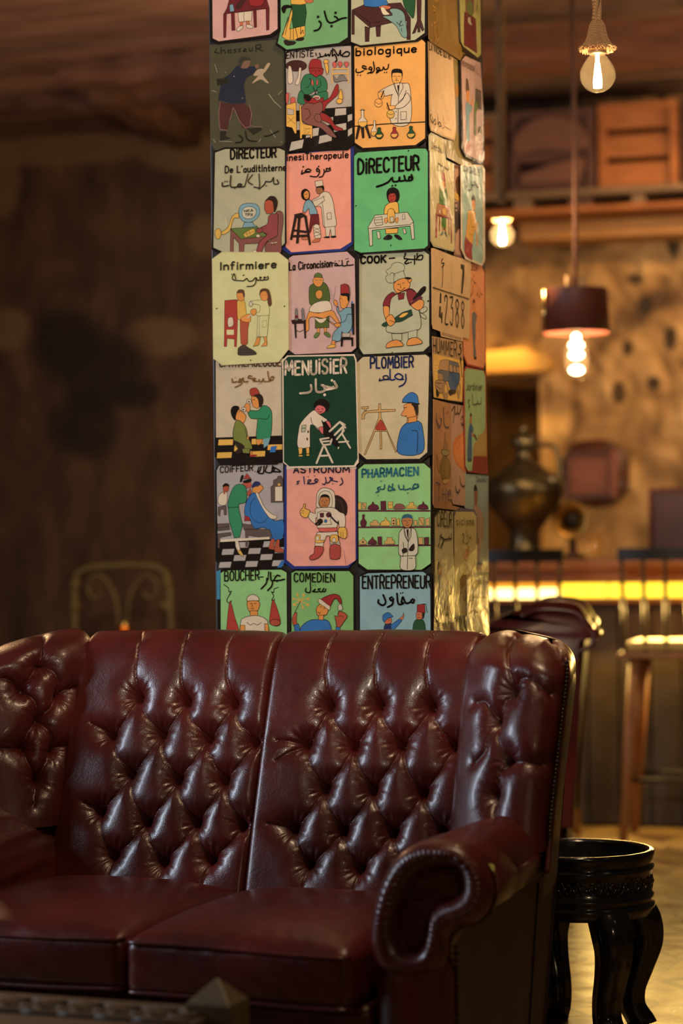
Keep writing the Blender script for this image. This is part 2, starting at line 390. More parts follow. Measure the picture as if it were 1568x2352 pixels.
xb0 = inv(P(130, 110, 11.35))[0]; xb1 = inv(P(800, 60, 11.1))[0]
room_beam('trim_1', (xb0, ya), (xb1, ya), .22, .13, ZC - .13)
room_beam('trim_2', (xb1, ya - .05), (3.6, ya - .05), .24, .20, ZC - .20, wood('reddish_beam_wood', (.07, .022, .010, 1), (.24, .085, .034, 1), 2.2, .65, (.7, 6, 6), .4), 2)
xj = inv(P(222, 200, 11.75))[0]
room_beam('trim_3', (xj, 1.45), (xj, 0), .14, .13, ZC - .135, seed=4)
room_beam('trim_4', (inv(P(-120, 250, 12.3))[0], 1.1), (inv(P(490, 215, 12.0))[0], 1.1), .16, .09, ZC - .09, seed=5)
# pillar
PTH = math.radians(18); PY = 5.90
pc = P(989, 1250, PY); pc.z = 0
fx = Vector((-math.cos(PTH), math.sin(PTH), 0)); rx = Vector((math.sin(PTH), math.cos(PTH), 0))
def face_w(px, o, d):
    u, _ = unproj(px, 1250); return (o.x - u * o.y) / (u * d.y - d.x)
PW1, PW2 = face_w(493, pc, fx), face_w(1122, pc, rx)
PIN = .012
c = pc + fx * PW1 / 2 + rx * PW2 / 2
pil = box('wall_pillar', (c.x, c.y, ZC / 2 + .05), (PW1, PW2, ZC - .1), simple('dark_pillar_paint', (.018, .014, .012), .45, var=.5), rot=Matrix.Rotation(-PTH, 3, 'Z'), bev=.004); tag(pil, kind='structure')
# ------------------------------------------------------------------ the leather sofa
TH = math.radians(22)
SO = Vector((-.484, 4.9, 0))
sofa = empty('leather_sofa', SO, -TH, 'dark red button-tufted two-seat wingback leather sofa standing in front of the sign-covered pillar', 'sofa')
cT, sT = math.cos(TH), math.sin(TH)
def s2w(V):
    V = np.asarray(V); x, y, z = V[..., 0], V[..., 1], V[..., 2]
    return np.stack([SO.x + cT * x + sT * y, SO.y - sT * x + cT * y, z], -1)
def s_ray(px, py):
    u, v = unproj(px, py); o = (-SO.x, -SO.y)
    loc = lambda X, Y: (cT * X - sT * Y, sT * X + cT * Y)
    a = loc(*o); d = loc(u, 1.0); return np.array([a[0], a[1], CH]), np.array([d[0], d[1], v])
def s_plane(px, py, n, c):
    o, d = s_ray(px, py); return o + d * ((c - o @ n) / (d @ n))
def pick(V, N, PX, px, py):
    """index of the front-facing surface point seen nearest to a photo pixel"""
    w = s2w(V); view = np.array([0, 0, CH]) - w
    nw = np.stack([cT * N[:, 0] + sT * N[:, 1], -sT * N[:, 0] + cT * N[:, 1], N[:, 2]], -1)
    f = (nw * view).sum(-1) > -.15
    d = np.hypot(PX[:, 0] - px, PX[:, 1] - py) + np.where(f, 0, 500)
    near = d < d.min() + 2.5
    return int(np.argmin(np.where(near, w[:, 1], 99)))
def tuft(V, N, buttons, creases, ext=(), Db=.040, Dd=.013, s1=.014, s2=.042, Dc=.008, sc=.004, Dw=.0065, sw=.020, wr=.0008, seed=3):
    sh = V.shape; v = V.reshape(-1, 3); n = N.reshape(-1, 3); PX = project(s2w(v))
    disp = np.zeros(len(v)); B = []
    dm = np.full(len(v), 9.0)
    g = np.random.default_rng(seed)
    for c in creases:
        pts = np.array([v[pick(v, n, PX, *q)] for q in cat(c, 5)])
        for a, b in zip(pts, pts[1:]):
            ab = b - a; L = ab @ ab
            if L < 1e-9: continue
            t = np.clip(((v - a) @ ab) / L, 0, 1); dm = np.minimum(dm, np.linalg.norm(v - a - t[:, None] * ab, axis=1))
    dx = np.full(len(v), 9.0)
    for c in ext:
        pts = np.array([v[pick(v, n, PX, *q)] for q in cat(c, 5)])
        for a, b in zip(pts, pts[1:]):
            ab = b - a; L = ab @ ab
            if L < 1e-9: continue
            t = np.clip(((v - a) @ ab) / L, 0, 1); dx = np.minimum(dx, np.linalg.norm(v - a - t[:, None] * ab, axis=1))
    d1 = Dc * np.exp(-dm / sc) + Dw * np.exp(-(dm / sw) ** 2); 
    rm = np.full(len(v), 9.0)
    for (px, py) in buttons: rm = np.minimum(rm, np.linalg.norm(v - v[pick(v, n, PX, px, py)], axis=1))
    nb = np.exp(-rm / .12); d2 = (.6 + .5 * nb) * Dc * np.exp(-dx / (sc * .8)) + (.18 + .6 * nb) * Dw * np.exp(-(dx / sw) ** 2)
    disp -= np.maximum(d1, d2)
    for (px, py) in buttons:
        i = pick(v, n, PX, px, py); c = v[i]; r = np.linalg.norm(v - c, axis=1); B.append(i)
        # in-surface angle about the button
        t1 = np.cross(n[i], [0, 0, 1.]); t1 /= np.linalg.norm(t1); t2 = np.cross(n[i], t1)
        th = np.arctan2((v - c) @ t2, (v - c) @ t1); k = g.integers(8, 13)
        disp -= Db * np.exp(-r / s1) + Dd * np.exp(-(r / s2) ** 2)
        env = np.exp(-((r - .026) / .017) ** 2)
        disp += wr * env * (np.sin(k * th + g.uniform(0, 6)) + .7 * np.sin((k + 4) * th + g.uniform(0, 6)))
    return (v + n * disp[:, None]).reshape(sh), B
BUTTON = None
def put_buttons(V, N, idx, parent, r=.0085):
    global BUTTON
    v = V.reshape(-1, 3); n = N.reshape(-1, 3)
    for i in idx:
        if BUTTON is None:
            bm = bmesh.new(); bmesh.ops.create_uvsphere(bm, u_segments=14, v_segments=8, radius=1)
            for q in bm.verts: q.co.z *= .55
            b = bobj('button', bm, LEATHER, parent); BUTTON = b
        else: b = BUTTON.copy(); C.objects.link(b); b.parent = parent
        p = v[i] + n[i] * .004
        q = Vector(n[i]).to_track_quat('Z', 'Y')
        b.matrix_basis = Matrix.Translation(p) @ q.to_matrix().to_4x4() @ Matrix.Diagonal((r, r, r, 1))
def yin(z): return .62 + .35 * (z - .45)
# ---- back panels
RB = [(746, 1612), (861, 1609), (981, 1612), (692, 1702), (801, 1705), (913, 1702), (1034, 1705), (734, 1803), (845, 1805), (960, 1813),
      (663, 1896), (776, 1899), (890, 1904), (1006, 1904), (699, 1977), (814, 1987), (930, 1995)]
RC = [[0, 3], [0, 4], [1, 4], [1, 5], [2, 5], [2, 6], [3, 7], [4, 7], [4, 8], [5, 8], [5, 9], [6, 9], [7, 10], [7, 11], [8, 11], [8, 12], [9, 12], [9, 13],
      [10, 14], [11, 14], [11, 15], [12, 15], [12, 16], [13, 16]]
LB = [(306, 1593), (416, 1602), (527, 1606), (243, 1682), (359, 1678), (466, 1688), (575, 1695), (288, 1769), (395, 1782), (505, 1782),
      (217, 1855), (325, 1881), (438, 1881), (547, 1888), (247, 1959), (362, 1972), (473, 1968)]
def bow(a, b, k):
    m = ((a[0] + b[0]) / 2 - k * (b[1] - a[1]), (a[1] + b[1]) / 2 + k * (b[0] - a[0])); return [a, m, b]
RX = [[(746, 1612), (746, 1530), (755, 1480), (770, 1452)], [(861, 1609), (858, 1530), (866, 1480), (878, 1452)], [(981, 1612), (976, 1530), (982, 1480), (996, 1452)],
      [(692, 1702), (631, 1699)], [(692, 1702), (628, 1745)], [(1034, 1705), (1062, 1698)], [(663, 1896), (610, 1888)], [(699, 1977), (684, 2056)], [(814, 1987), (804, 2056)], [(1006, 1904), (1040, 1890)]]
LX = [[(306, 1593), (308, 1530), (315, 1480), (325, 1446)], [(416, 1602), (412, 1530), (420, 1480), (432, 1446)], [(527, 1606), (518, 1530), (525, 1470), (545, 1446)],
      [(575, 1695), (626, 1692)], [(243, 1682), (205, 1660)], [(547, 1888), (600, 1878)], [(247, 1959), (238, 2030)], [(362, 1972), (352, 2040)], [(473, 1968), (452, 2050)], [(217, 1855), (185, 1840)]]
def back_panel(x0, x1, btn, ext, nu=230, nv=330):
    prof = [(yin(z), z) for z in (.36, .5, .65, .8, .9, .98)]
    prof += [(yin(1.02) + .008, 1.025), (yin(1.04) + .03, 1.060), (yin(1.04) + .075, 1.080), (yin(1.04) + .125, 1.068), (yin(1.04) + .15, 1.03)]
    pr = resample(cat(prof, 10), nv)
    u = np.linspace(0, 1, nu)[:, None, None]
    V = np.zeros((nu, nv, 3)); V[..., 0] = x0 + (x1 - x0) * u[..., 0]
    V[..., 1] = pr[None, :, 0]; V[..., 2] = pr[None, :, 1]
    N = gnormals(V)
    if N[nu // 2, nv // 3, 1] > 0: N = -N
    # pillow puff with tucked edges
    e = np.minimum(u[..., 0] * (x1 - x0), (1 - u[..., 0]) * (x1 - x0))
    hv = np.linspace(0, 1, nv)[None]
    puff = .022 * (1 - np.exp(-e / .0055)) - .022 + .006 * np.sin(np.pi * u[..., 0])
    puff = puff + .012 * np.sin(np.pi * np.clip(hv * 1.15, 0, 1))
    # soft vertical channels on the plain top of the panel
    V = V + N * puff[..., None]
    N2 = gnormals(V); N2 = N2 if N2[nu // 2, nv // 3, 1] < 0 else -N2
    cre = [bow(btn[a], btn[b], .07 if (btn[b][0] - btn[a][0]) > 0 else -.10) for a, b in RC]
    V2, B = tuft(V, N, btn, cre, ext)
    w = .0007 * wav(V2 * [1, .4, .5], 5, 38) + .0016 * wav(V2 * [1.6, .3, .35], 9, 30) * np.clip((V2[..., 2:3] - .9) * 6, 0.25, 1)[..., 0]
    V2 = V2 + N * w[..., None]
    o = grid('back_cushion', V2, LEATHER, sofa); put_buttons(V2, N, B, sofa); return V2
VR = back_panel(0, .535, RB, RX)
VL = back_panel(-.545, 0, LB, LX)
# ---- wings
def wing(side, btn, cre, kz=1.0):
    loop = [(.56, .12), (.522, .05), (.518, -.01), (.54, -.065), (.59, -.115), (.655, -.155), (.72, -.178), (.772, -.168), (.797, -.12), (.79, -.04), (.765, .06), (.74, .15), (.68, .19), (.60, .17)]
    L = resample(cat(loop, 14, True), 300, True)
    hs = np.r_[np.linspace(.60, 1.005, 150), 1.005 + .082 * np.sin(np.linspace(0, np.pi / 2, 46))[1:]]
    tang = np.roll(L, -1, 0) - np.roll(L, 1, 0); nn = np.stack([tang[:, 1], -tang[:, 0]], -1); nn /= np.linalg.norm(nn, axis=1, keepdims=True)
    if ((L - L.mean(0)) * nn).sum() < 0: nn = -nn
    spine = lambda p: np.stack([np.clip(p[:, 0], .60, .725), np.interp(np.clip(p[:, 0], .60, .725), [.6, .725], [.06, -.03])], -1)
    SPN = spine(L)
    V = np.zeros((len(L), len(hs), 3))
    for j, z in enumerate(hs):
        k = 0 if z <= 1.005 else 1 - math.sqrt(max(0, 1 - ((z - 1.005) / .0821) ** 2))
        q = L + (SPN - L) * k * .97
        flare = np.interp(z, [.6, .8, 1.0, 1.09], [-.012, -.012, 0, .0])
        V[:, j, 0] = q[:, 0] + flare * np.clip((q[:, 0] - .55) / .2, 0, 1); V[:, j, 1] = q[:, 1] + yin(z); V[:, j, 2] = z - (.030 if side > 0 else .055) * np.clip((L[:, 0] - .60) / .19, 0, 1) ** 1.3 * np.clip((z - .86) / .2, 0, 1)
    if side < 0: V[..., 0] = -.008 - V[..., 0]
    N = gnormals(V, True)
    c0 = V.mean((0, 1)); 
    if ((V[:, 60] - V[:, 60].mean(0)) * N[:, 60]).sum() < 0: N = -N
    V2, B = tuft(V, N, btn, cre, Db=.030, Dd=.014, s2=.045, Dc=.009, Dw=.007, sw=.022)
    V2 = V2 + N * (.0009 * wav(V2 * [1, 1, .5], 21, 40))[..., None]
    o = grid('wing', V2, LEATHER, sofa, cu=True); put_buttons(V2, N, B, sofa); return V, V2
WB = [(1162, 1583), (1122, 1650), (1148, 1741), (1117, 1823)]
WC = [[WB[0], (1185, 1552), (1215, 1556), (1272, 1592)], [WB[0], (1160, 1530), (1168, 1475), (1190, 1450)], [WB[0], (1140, 1606), WB[1]], [WB[1], (1100, 1608), (1082, 1610)],
      [WB[1], (1128, 1690), WB[2]], [WB[2], (1190, 1744), (1256, 1756)], [WB[2], (1128, 1775), WB[3]], [WB[3], (1118, 1860), (1125, 1890)], [WB[1], (1100, 1720), (1078, 1748)]]
WV, WVt = wing(1, WB, WC)
WBL = [(92, 1516), (48, 1576), (147, 1591), (93, 1649), (56, 1710), (137, 1719), (93, 1786)]
WCL = [[WBL[0], (98, 1480), (92, 1450)], [WBL[0], (78, 1540), WBL[1]], [WBL[0], (135, 1545), WBL[2]], [WBL[1], (20, 1555), (2, 1552)], [WBL[1], (85, 1605), WBL[3]], [WBL[2], (125, 1620), WBL[3]],
       [WBL[2], (175, 1580), (195, 1577)], [WBL[3], (68, 1680), WBL[4]], [WBL[3], (128, 1685), WBL[5]], [WBL[4], (20, 1712), (2, 1714)], [WBL[5], (165, 1712), (190, 1705)], [WBL[4], (70, 1745), WBL[6]], [WBL[5], (115, 1750), WBL[6]], [WBL[6], (86, 1830), (82, 1850)]]
wing(-1, WBL, WCL)
# ---- seat cushions
def seat_cushion(x0, x1, seed, dz=0, y0=0.0):
    sx, sy, sz = x1 - x0 + .006, .66, .130
    bm = rbox_bm((sx, sy, sz), .030, 70)
    P0 = np.array([v.co for v in bm.verts]); X, Y, Z = P0[:, 0] / (sx / 2), P0[:, 1] / (sy / 2), P0[:, 2] / (sz / 2)
    top = np.clip(Z, 0, 1); crown = .052 * (1 - X ** 4) * (1 - np.abs(Y) ** 3) * top
    bulge = .012 * (1 - X ** 2) * np.clip(-Y, 0, 1) ** 6 * (1 - Z ** 2)
    wr = .0022 * wav(np.stack([X * .26 + Y * .12, Y * .05, Z * .03], -1), seed, 70) * np.clip(1.15 - np.abs(np.abs(Y) - .92) * 3.5, .12, 1)
    wr2 = .0030 * wav(np.stack([X * .25 + Z * .08, Y * 0, Z * .03], -1), seed + 4, 45) * (np.clip(-Y, 0, 1) ** 20)
    for v, c, b, w, w2 in zip(bm.verts, crown, bulge, wr, wr2):
        v.co.z += c + w * (v.co.z > 0); v.co.y -= b - w2
    o = bobj('seat_cushion', bm, LEATHER, sofa); o.location = ((x0 + x1) / 2, y0 + sy / 2, .325 + sz / 2 + dz)
    for zz in (.052, -.056):
        pts = [(x, -sy / 2 - .001 - .012 * (1 - (x / (sx / 2)) ** 2) * .55 * (1 - (zz / (sz / 2)) ** 2) + (.02 if abs(x) > sx / 2 - .012 else 0), zz + .004 * math.sin(x * 9 + seed)) for x in np.linspace(-sx / 2 + .006, sx / 2 - .006, 40)]
        tube('piping', pts, .0048, LEATHER, o, 8)
    return o
seat_cushion(.004, .527, 3); seat_cushion(-.54, -.004, 11, .004, .008)
# ---- base under the cushions
box('seat_base', (-.004, .36, .205), (1.11, .60, .245), LEATHER, sofa, bev=.02)
# ---- arms
outer = [(.64, .40), (.575, .412), (.556, .47), (.562, .53), (.585, .60), (.62, .652), (.665, .680), (.715, .687), (.765, .677), (.808, .640), (.826, .588), (.815, .545), (.787, .518), (.752, .503), (.728, .484), (.722, .44), (.700, .412)]
inner_px = [(958, 2181), (935, 2174), (921, 2140), (922, 2100), (938, 2062), (958, 2025), (988, 2001), (1020, 1992), (1045, 1991), (1062, 1998), (1069, 2022), (1066, 2046), (1045, 2063), (1015, 2072), (996, 2094), (988, 2135), (976, 2172)]
PLEAT = [[(1105, 1953), (1144, 1983), (1155, 2026), (1149, 2074), (1129, 2109)], [(1168, 1953), (1199, 2000), (1196, 2048), (1162, 2096), (1127, 2117)], [(1231, 1933), (1259, 1970), (1261, 2005), (1248, 2035), (1227, 2061)], [(1030, 1925), (1045, 1945), (1043, 1952)]]
def arm(side):
    mir = (lambda V: V) if side > 0 else (lambda V: np.concatenate([-.008 - V[..., :1], V[..., 1:]], -1))
    yf = .035
    O = cat(outer, 16, True)
    I = np.array([s_plane(px, py, np.array([0, 1., 0]), yf + .03)[[0, 2]] for px, py in inner_px]); I = cat(I, 16, True)
    nT = len(O); rho = np.linspace(0, 1, 44); V = np.zeros((nT, len(rho), 3))
    idx = np.arange(nT) / 16.0
    wgt = np.clip((idx - 1.5) / 2, 0, 1) * np.clip((15.5 - idx) / 1.5, 0, 1)
    gat = np.sin(idx * 2 * np.pi * 2.1 + .8 * np.sin(idx * 2.3)); gat = -np.abs(gat) ** .5 + .6
    for j, r in enumerate(rho):
        q = O * (1 - r) + I * r
        y = .065 - .050 * math.sqrt(max(0, 1 - (1 - r / .5) ** 2)) if r < .5 else .015 + .045 * (1 - math.sqrt(max(0, 1 - ((r - .5) / .5) ** 2)))
        V[:, j, 0] = q[:, 0]; V[:, j, 2] = q[:, 1]
        V[:, j, 1] = y + yf - .03 - .0065 * gat * wgt * np.clip((r - .15) / .3, 0, 1)
    last = V[:, -1:].copy(); last[..., 1] += .006; V = np.concatenate([V, last], 1)
    grid('arm_scroll', mir(V), LEATHER, sofa, cu=True)
    cen = last[:, 0]
    # recessed facing panel
    tri = tessellate_polygon([[Vector((p[0], p[2], 0)) for p in cen[::3]]])
    fp = cen[::3].copy(); fp[:, 1] -= .004
    mesh('arm_facing', mir(fp), tri, LEATHER, sofa, smooth=False)
    # roll and sides
    prof = [(.556, .10), (.556, .25), (.556, .40)] + outer[2:15] + [(.722, .44), (.722, .30), (.722, .10)]
    pr = resample(cat(prof, 10), 260)
    bs = np.linspace(.064, .66 if side > 0 else .74, 190); R = np.zeros((len(pr), len(bs), 3))
    for j, b in enumerate(bs):
        t = (b - .11) / .5
        x = pr[:, 0] + .0
        inn = np.clip((.66 - pr[:, 0]) / .1, 0, 1)
        R[:, j, 0] = x - .045 * t * inn + .004 * np.sin(np.pi * np.clip(t, 0, 1)) * (pr[:, 0] > .72) - .02 * t * (pr[:, 1] < .49) * (pr[:, 0] > .70) - .055 * t * np.clip((pr[:, 0] - .66) / .12, 0, 1)
        R[:, j, 1] = np.maximum(b + yf - .03, .112 - .05 * np.clip((pr[:, 1] - .40) / .05, 0, 1)); R[:, j, 2] = pr[:, 1] - .012 * t * (pr[:, 1] > .6) + .004 * math.sin(t * 3)
    N = gnormals(R)
    k = int(len(pr) * .5)
    if N[k, 50, 2] < 0: N = -N
    if side > 0:
        R, _ = tuft(R, N, [], PLEAT, Dc=.006, sc=.004, Dw=.004, sw=.03)
    R = R + N * (.0011 * wav(R * [1, 1.5, 1], 31, 45) )[..., None]
    if side < 0: 
        R = R + N * (.006 * wav(R * [1, .35, 1], 77, 55) * (R[..., 2] > .45))[..., None]
    grid('arm_roll', mir(R), LEATHER, sofa)
    # rounded front post
    xs = np.linspace(-1, 1, 40); zs = np.linspace(.075, .452, 30); Q = np.zeros((40, 30, 3))
    for i, x in enumerate(xs):
        Q[i, :, 0] = .639 + .0835 * math.sin(x * math.pi / 2); Q[i, :, 1] = .112 - .078 * math.cos(x * math.pi / 2) ** .7 + 0 * zs; Q[i, :, 2] = zs
    grid('arm_front', mir(Q), LEATHER, sofa)
arm(1); arm(-1)
# ---- outside of arm and wing, rear
def yout(z): return .79 + .33 * (z - .21)
def outside(side):
    mir = (lambda V: V) if side > 0 else (lambda V: np.concatenate([-.008 - V[..., :1], V[..., 1:]], -1))
    zs = np.linspace(.075, .52, 24); ts = np.linspace(0, 1, 40); V = np.zeros((40, 24, 3))
    for i, t in enumerate(ts):
        for j, z in enumerate(zs):
            V[i, j] = (.7225 - .012 * t, .118 + (yout(z) - .118) * t, z)
    grid('outside_panel', mir(V), OUTER, sofa)
    zs = np.linspace(.50, 1.028, 50); V = np.zeros((16, 50, 3))
    for j, z in enumerate(zs):
        k = np.clip((z - .95) / .08, 0, 1)
        for i, t in enumerate(np.linspace(0, 1, 16)):
            V[i, j] = (.800 - .012 * (1 - np.clip((z - .7) / .3, 0, 1)) - .075 * t ** 1.4 - .03 * k ** 2, yin(z) - .118 + (yout(z) - yin(z) + .118) * t + .0 * k, z)
    grid('outside_wing', mir(V), OUTER, sofa)
    # seams
    pts = [(.7225 - .012 * .8 + .001, .118 + (yout(z) - .118) * .80, z) for z in np.linspace(.08, .5, 12)]
    tube('seam', [mir(np.array(p)) for p in pts], .0022, SEAM, sofa, 6)
OUTER = simple('smooth_brown_leather', (.060, .034, .028), .40, var=.25, scale=6, bump=.15, bscale=200)
SEAM = simple('dark_seam_thread', (.006, .004, .004), .6)
outside(1); outside(-1)
bkp = [(yin(1.04) + .15, 1.04), (yout(.85), .85), (yout(.5), .5), (yout(.21), .21), (yout(.075), .075)]
pr = resample(bkp, 30); V = np.zeros((2, 30, 3))
for i, x in enumerate((-.76, .715)): V[i, :, 0] = x; V[i, :, 1] = pr[:, 0]; V[i, :, 2] = pr[:, 1]
grid('rear_panel', V, OUTER, sofa)
# ---- nail heads
NAILM = simple('blackened_brass_nail', (.06, .045, .035), .28, metal=1)
bm = bmesh.new(); bmesh.ops.create_uvsphere(bm, u_segments=10, v_segments=6, radius=.0052)
nail0 = bobj('nailhead', bm, NAILM, sofa); first = [True]
def nail(p):
    if first[0]: o = nail0; first[0] = False
    else: o = nail0.copy(); C.objects.link(o); o.parent = sofa
    o.location = p
def nails_px(px, n, nrm, c):
    pts = np.array([s_plane(a, b, np.array(nrm), c) for a, b in px])
    for p in resample(cat(pts, 6), n): nail(p)
zz = np.linspace(.635, 1.020, 44)
for z in zz:
    k = np.clip((z - .965) / .07, 0, 1)
    nail((.803 - .010 * (1 - np.clip((z - .7) / .3, 0, 1)) - .012 * k ** 2, yin(z) - .122 + .012 * k, z))
for z in np.linspace(.10, .455, 26): nail((.7245, .112, z))
pw = [(.801 - .010 * (1 - np.clip((z - .7) / .3, 0, 1)) - .016 * np.clip((z - .965) / .07, 0, 1) ** 2, yin(z) - .108 + .012 * np.clip((z - .965) / .07, 0, 1), z) for z in np.linspace(.55, 1.034, 40)]
tube('piping', pw, .007, LEATHER, sofa, 10)
FOOTM = simple('dark_wood_foot', (.02, .012, .008), .35)
for sx in (-.70, .66):
    for yy in (.16, .70): lathe('foot', [(0, 0), (.022, 0), (.03, .035), (.034, .078), (0, .078)], FOOTM, sofa, 20, (sx, yy, 0))
# ------------------------------------------------------------------ bar
def roomobj(name, p, rz=0, **k): return empty(name, p, -RY + rz, **k)
by = inv(P(1340, 1363, 10.3))[1]; bx0 = inv(P(930, 1363, 10.6))[0]; bx1 = 3.2
bar = roomobj('bar_counter', rl((bx0 + bx1) / 2, by, 0), label='long bar counter with a glowing yellow light strip under its wooden top', cat='bar counter')
BL = bx1 - bx0
BARW = wood('orange_bar_wood', (.16, .055, .014, 1), (.34, .13, .03, 1), 3, .45, (1, 8, 8), .2)
DARKSTONE = simple('dark_bar_front', (.040, .028, .018), .7, var=.5, scale=3, bump=.5, bscale=12)
box('counter_top', (0, .27, 1.195), (BL, .66, .045), BARW, bar, bev=.006)
box('apron', (0, .0, 1.142), (BL, .03, .065), BARW, bar, bev=.003)
box('front_panel', (0, .26, .52), (BL, .4, 1.04), DARKSTONE, bar, bev=.01)
box('ledge', (0, .04, 1.030), (BL, .10, .02), BARW, bar, bev=.003)
LED = emit('yellow_light_strip', (1, .60, .03, 1), 2.6); WOODGLOW = emit('lit_wood_glow', (1, .36, .02, 1), 1.7)
xm = inv(P(1396, 1363, 10.3))[0] - (bx0 + bx1) / 2; xl = inv(P(1284, 1363, 10.3))[0] - (bx0 + bx1) / 2
box('light_strip', ((-BL / 2 + xl) / 2, .030, 1.062), (xl + BL / 2, .012, .046), emit('white_light_strip', (1, .70, .22, 1), 5), bar, bev=.003)
box('light_strip', ((xl + xm) / 2, .030, 1.075), (xm - xl - .006, .012, .066), LED, bar, bev=.003)
box('light_strip', ((xm + BL / 2) / 2, .030, 1.075), (BL / 2 - xm - .006, .012, .066), LED, bar, bev=.003)
box('light_strip', ((-BL / 2 + xl) / 2, .034, 1.097), (xl + BL / 2, .012, .024), WOODGLOW, bar, bev=.003)  # glowing bar stands in for the lit underside of the wooden top
g = random.Random(2)
for i in range(16):
    xx = -BL / 2 + (i + .5) * BL / 16; box('plank', (xx, .053, .5), (BL / 16 - .012, .03, .98), DARKSTONE, bar, bev=.004)
# ------------------------------------------------------------------ bar stools
STW = wood('orange_stool_wood', (.20, .075, .024, 1), (.36, .15, .05, 1), 4, .5, (6, 6, 1), .15)
BLK = simple('blackened_steel', (.015, .012, .010), .4, metal=.6, var=.2)
SEATM = simple('tan_seat_pad', (.42, .27, .07), .5, var=.15)
RODM = simple('brass_back_rod', (.05, .028, .012), .4, metal=.6)
def bar_stool(loc, label):
    t = empty('bar_stool', loc, -RY + .0, label=label, cat='bar stool', group='bar stools at the counter')
    bm = rbox_bm((.37, .36, .05), .024, 12); s = bobj('seat_pad', bm, SEATM, t); s.location = (0, 0, .842)
    box('seat_board', (0, 0, .806), (.415, .39, .028), STW, t, bev=.008)
    for sx in (-1, 1):
        for sy in (-1, 1):
            bm = bmesh.new(); add_tube(bm, [(sx * .135, sy * .13, .80), (sx * .165, sy * .155, .4), (sx * .195, sy * .185, 0)], [.032, .026, .019], 14); bobj('leg', bm, STW, t)
    bm = bmesh.new(); r = [(.178, -.168), (.178, .168), (-.178, .168), (-.178, -.168)]
    for a, b in zip(r, r[1:] + r[:1]): add_tube(bm, [(a[0], a[1], .27), (b[0], b[1], .27)], .010, 8)
    bobj('footrest', bm, BLK, t)
    bm = bmesh.new(); n = 24; prof = []
    th = np.linspace(-1, 1, n); v = [[bm.verts.new((x * .205, -.185 + .03 * x * x + dy, z)) for dy, z in ((-.013, 1.215), (.013, 1.215), (.013, 1.268), (-.013, 1.268))] for x in th]
    for a, b in zip(v, v[1:]):
        for j in range(4): bm.faces.new((a[j], b[j], b[(j + 1) % 4], a[(j + 1) % 4]))
    bm.faces.new(v[0]); bm.faces.new(v[-1]); bobj('backrest', bm, BLK, t, smooth=False)
    for k in range(5):
        x = -.19 + k * .095; tube('back_rod', [(x, -.185 + .03 * (x / .205) ** 2, 1.22), (x * .93, -.17, .82)], .0095, RODM, t, 8)
    return t
for px, lab in ((1208, 'bar stool mostly behind the pillar and armchair, in front of the brass pitcher'), (1546, 'bar stool with tan seat at the right edge, before the dark red box')):
    p = P(px, 1935, 9.87); p.z = 0; bar_stool(p, lab)
# ------------------------------------------------------------------ things on the bar and on the wall behind
BRASS = NT('tarnished_brass'); v = BRASS.coord()
BRASS.set(Base_Color=BRASS.ramp(BRASS.noise(9, 5, .6, v), [(.3, (.07, .055, .03, 1)), (.7, (.20, .17, .10, 1))]), Metallic=.85, Roughness=BRASS.ramp(BRASS.noise(16, 4, .6, v), [(.3, (.22, .22, .22, 1)), (.7, (.5, .5, .5, 1))])); BRASS.bump(BRASS.noise(30, 4, .5, v), .12, .004); BRASS = BRASS.m
def on_bar(px, D):
    p = P(px, 1300, D); p.z = 1.2185; return p
pt = on_bar(1205, 10.55); k = 10.55 / F
pit = empty('brass_pitcher', pt, -RY, 'tall tarnished brass pitcher with domed lid standing on the bar beside the pillar', 'pitcher')
pz = lambda y: (1292 - y) * k
lathe('body', [(0, 0), (44 * k, 0), (46 * k, pz(1282)), (36 * k, pz(1262)), (34 * k, pz(1228)), (52 * k, pz(1205)), (80 * k, pz(1170)), (94 * k, pz(1140)), (95 * k, pz(1126)), (88 * k, pz(1108)), (62 * k, pz(1092)), (50 * k, pz(1085)), (48 * k, pz(1079)), (30 * k, pz(1072)), (17 * k, pz(1060)), (14 * k, pz(1046)), (20 * k, pz(1034)), (30 * k, pz(1029)), (30 * k, pz(1024)), (0, pz(1023))], BRASS, pit)
lid = lathe('lid', [(31 * k, pz(1025)), (32 * k, pz(1020)), (24 * k, pz(1008)), (10 * k, pz(1000)), (6 * k, pz(996)), (9 * k, pz(990)), (6 * k, pz(984)), (0, pz(983))], BRASS, pit, 32)
tube('handle', [Vector((x * k, 0, pz(y))) for x, y in cat([(18, 1036), (45, 1031), (68, 1032), (78, 1045), (82, 1070), (84, 1100), (88, 1128)], 6)], .011, BRASS, pit, 10)
tube('spout', [Vector((x * k, 0, pz(y))) for x, y in cat([(-80, 1135), (-120, 1120), (-135, 1080), (-150, 1050)], 6)], [.022 - .0006 * i for i in range(19)], BRASS, pit, 10)
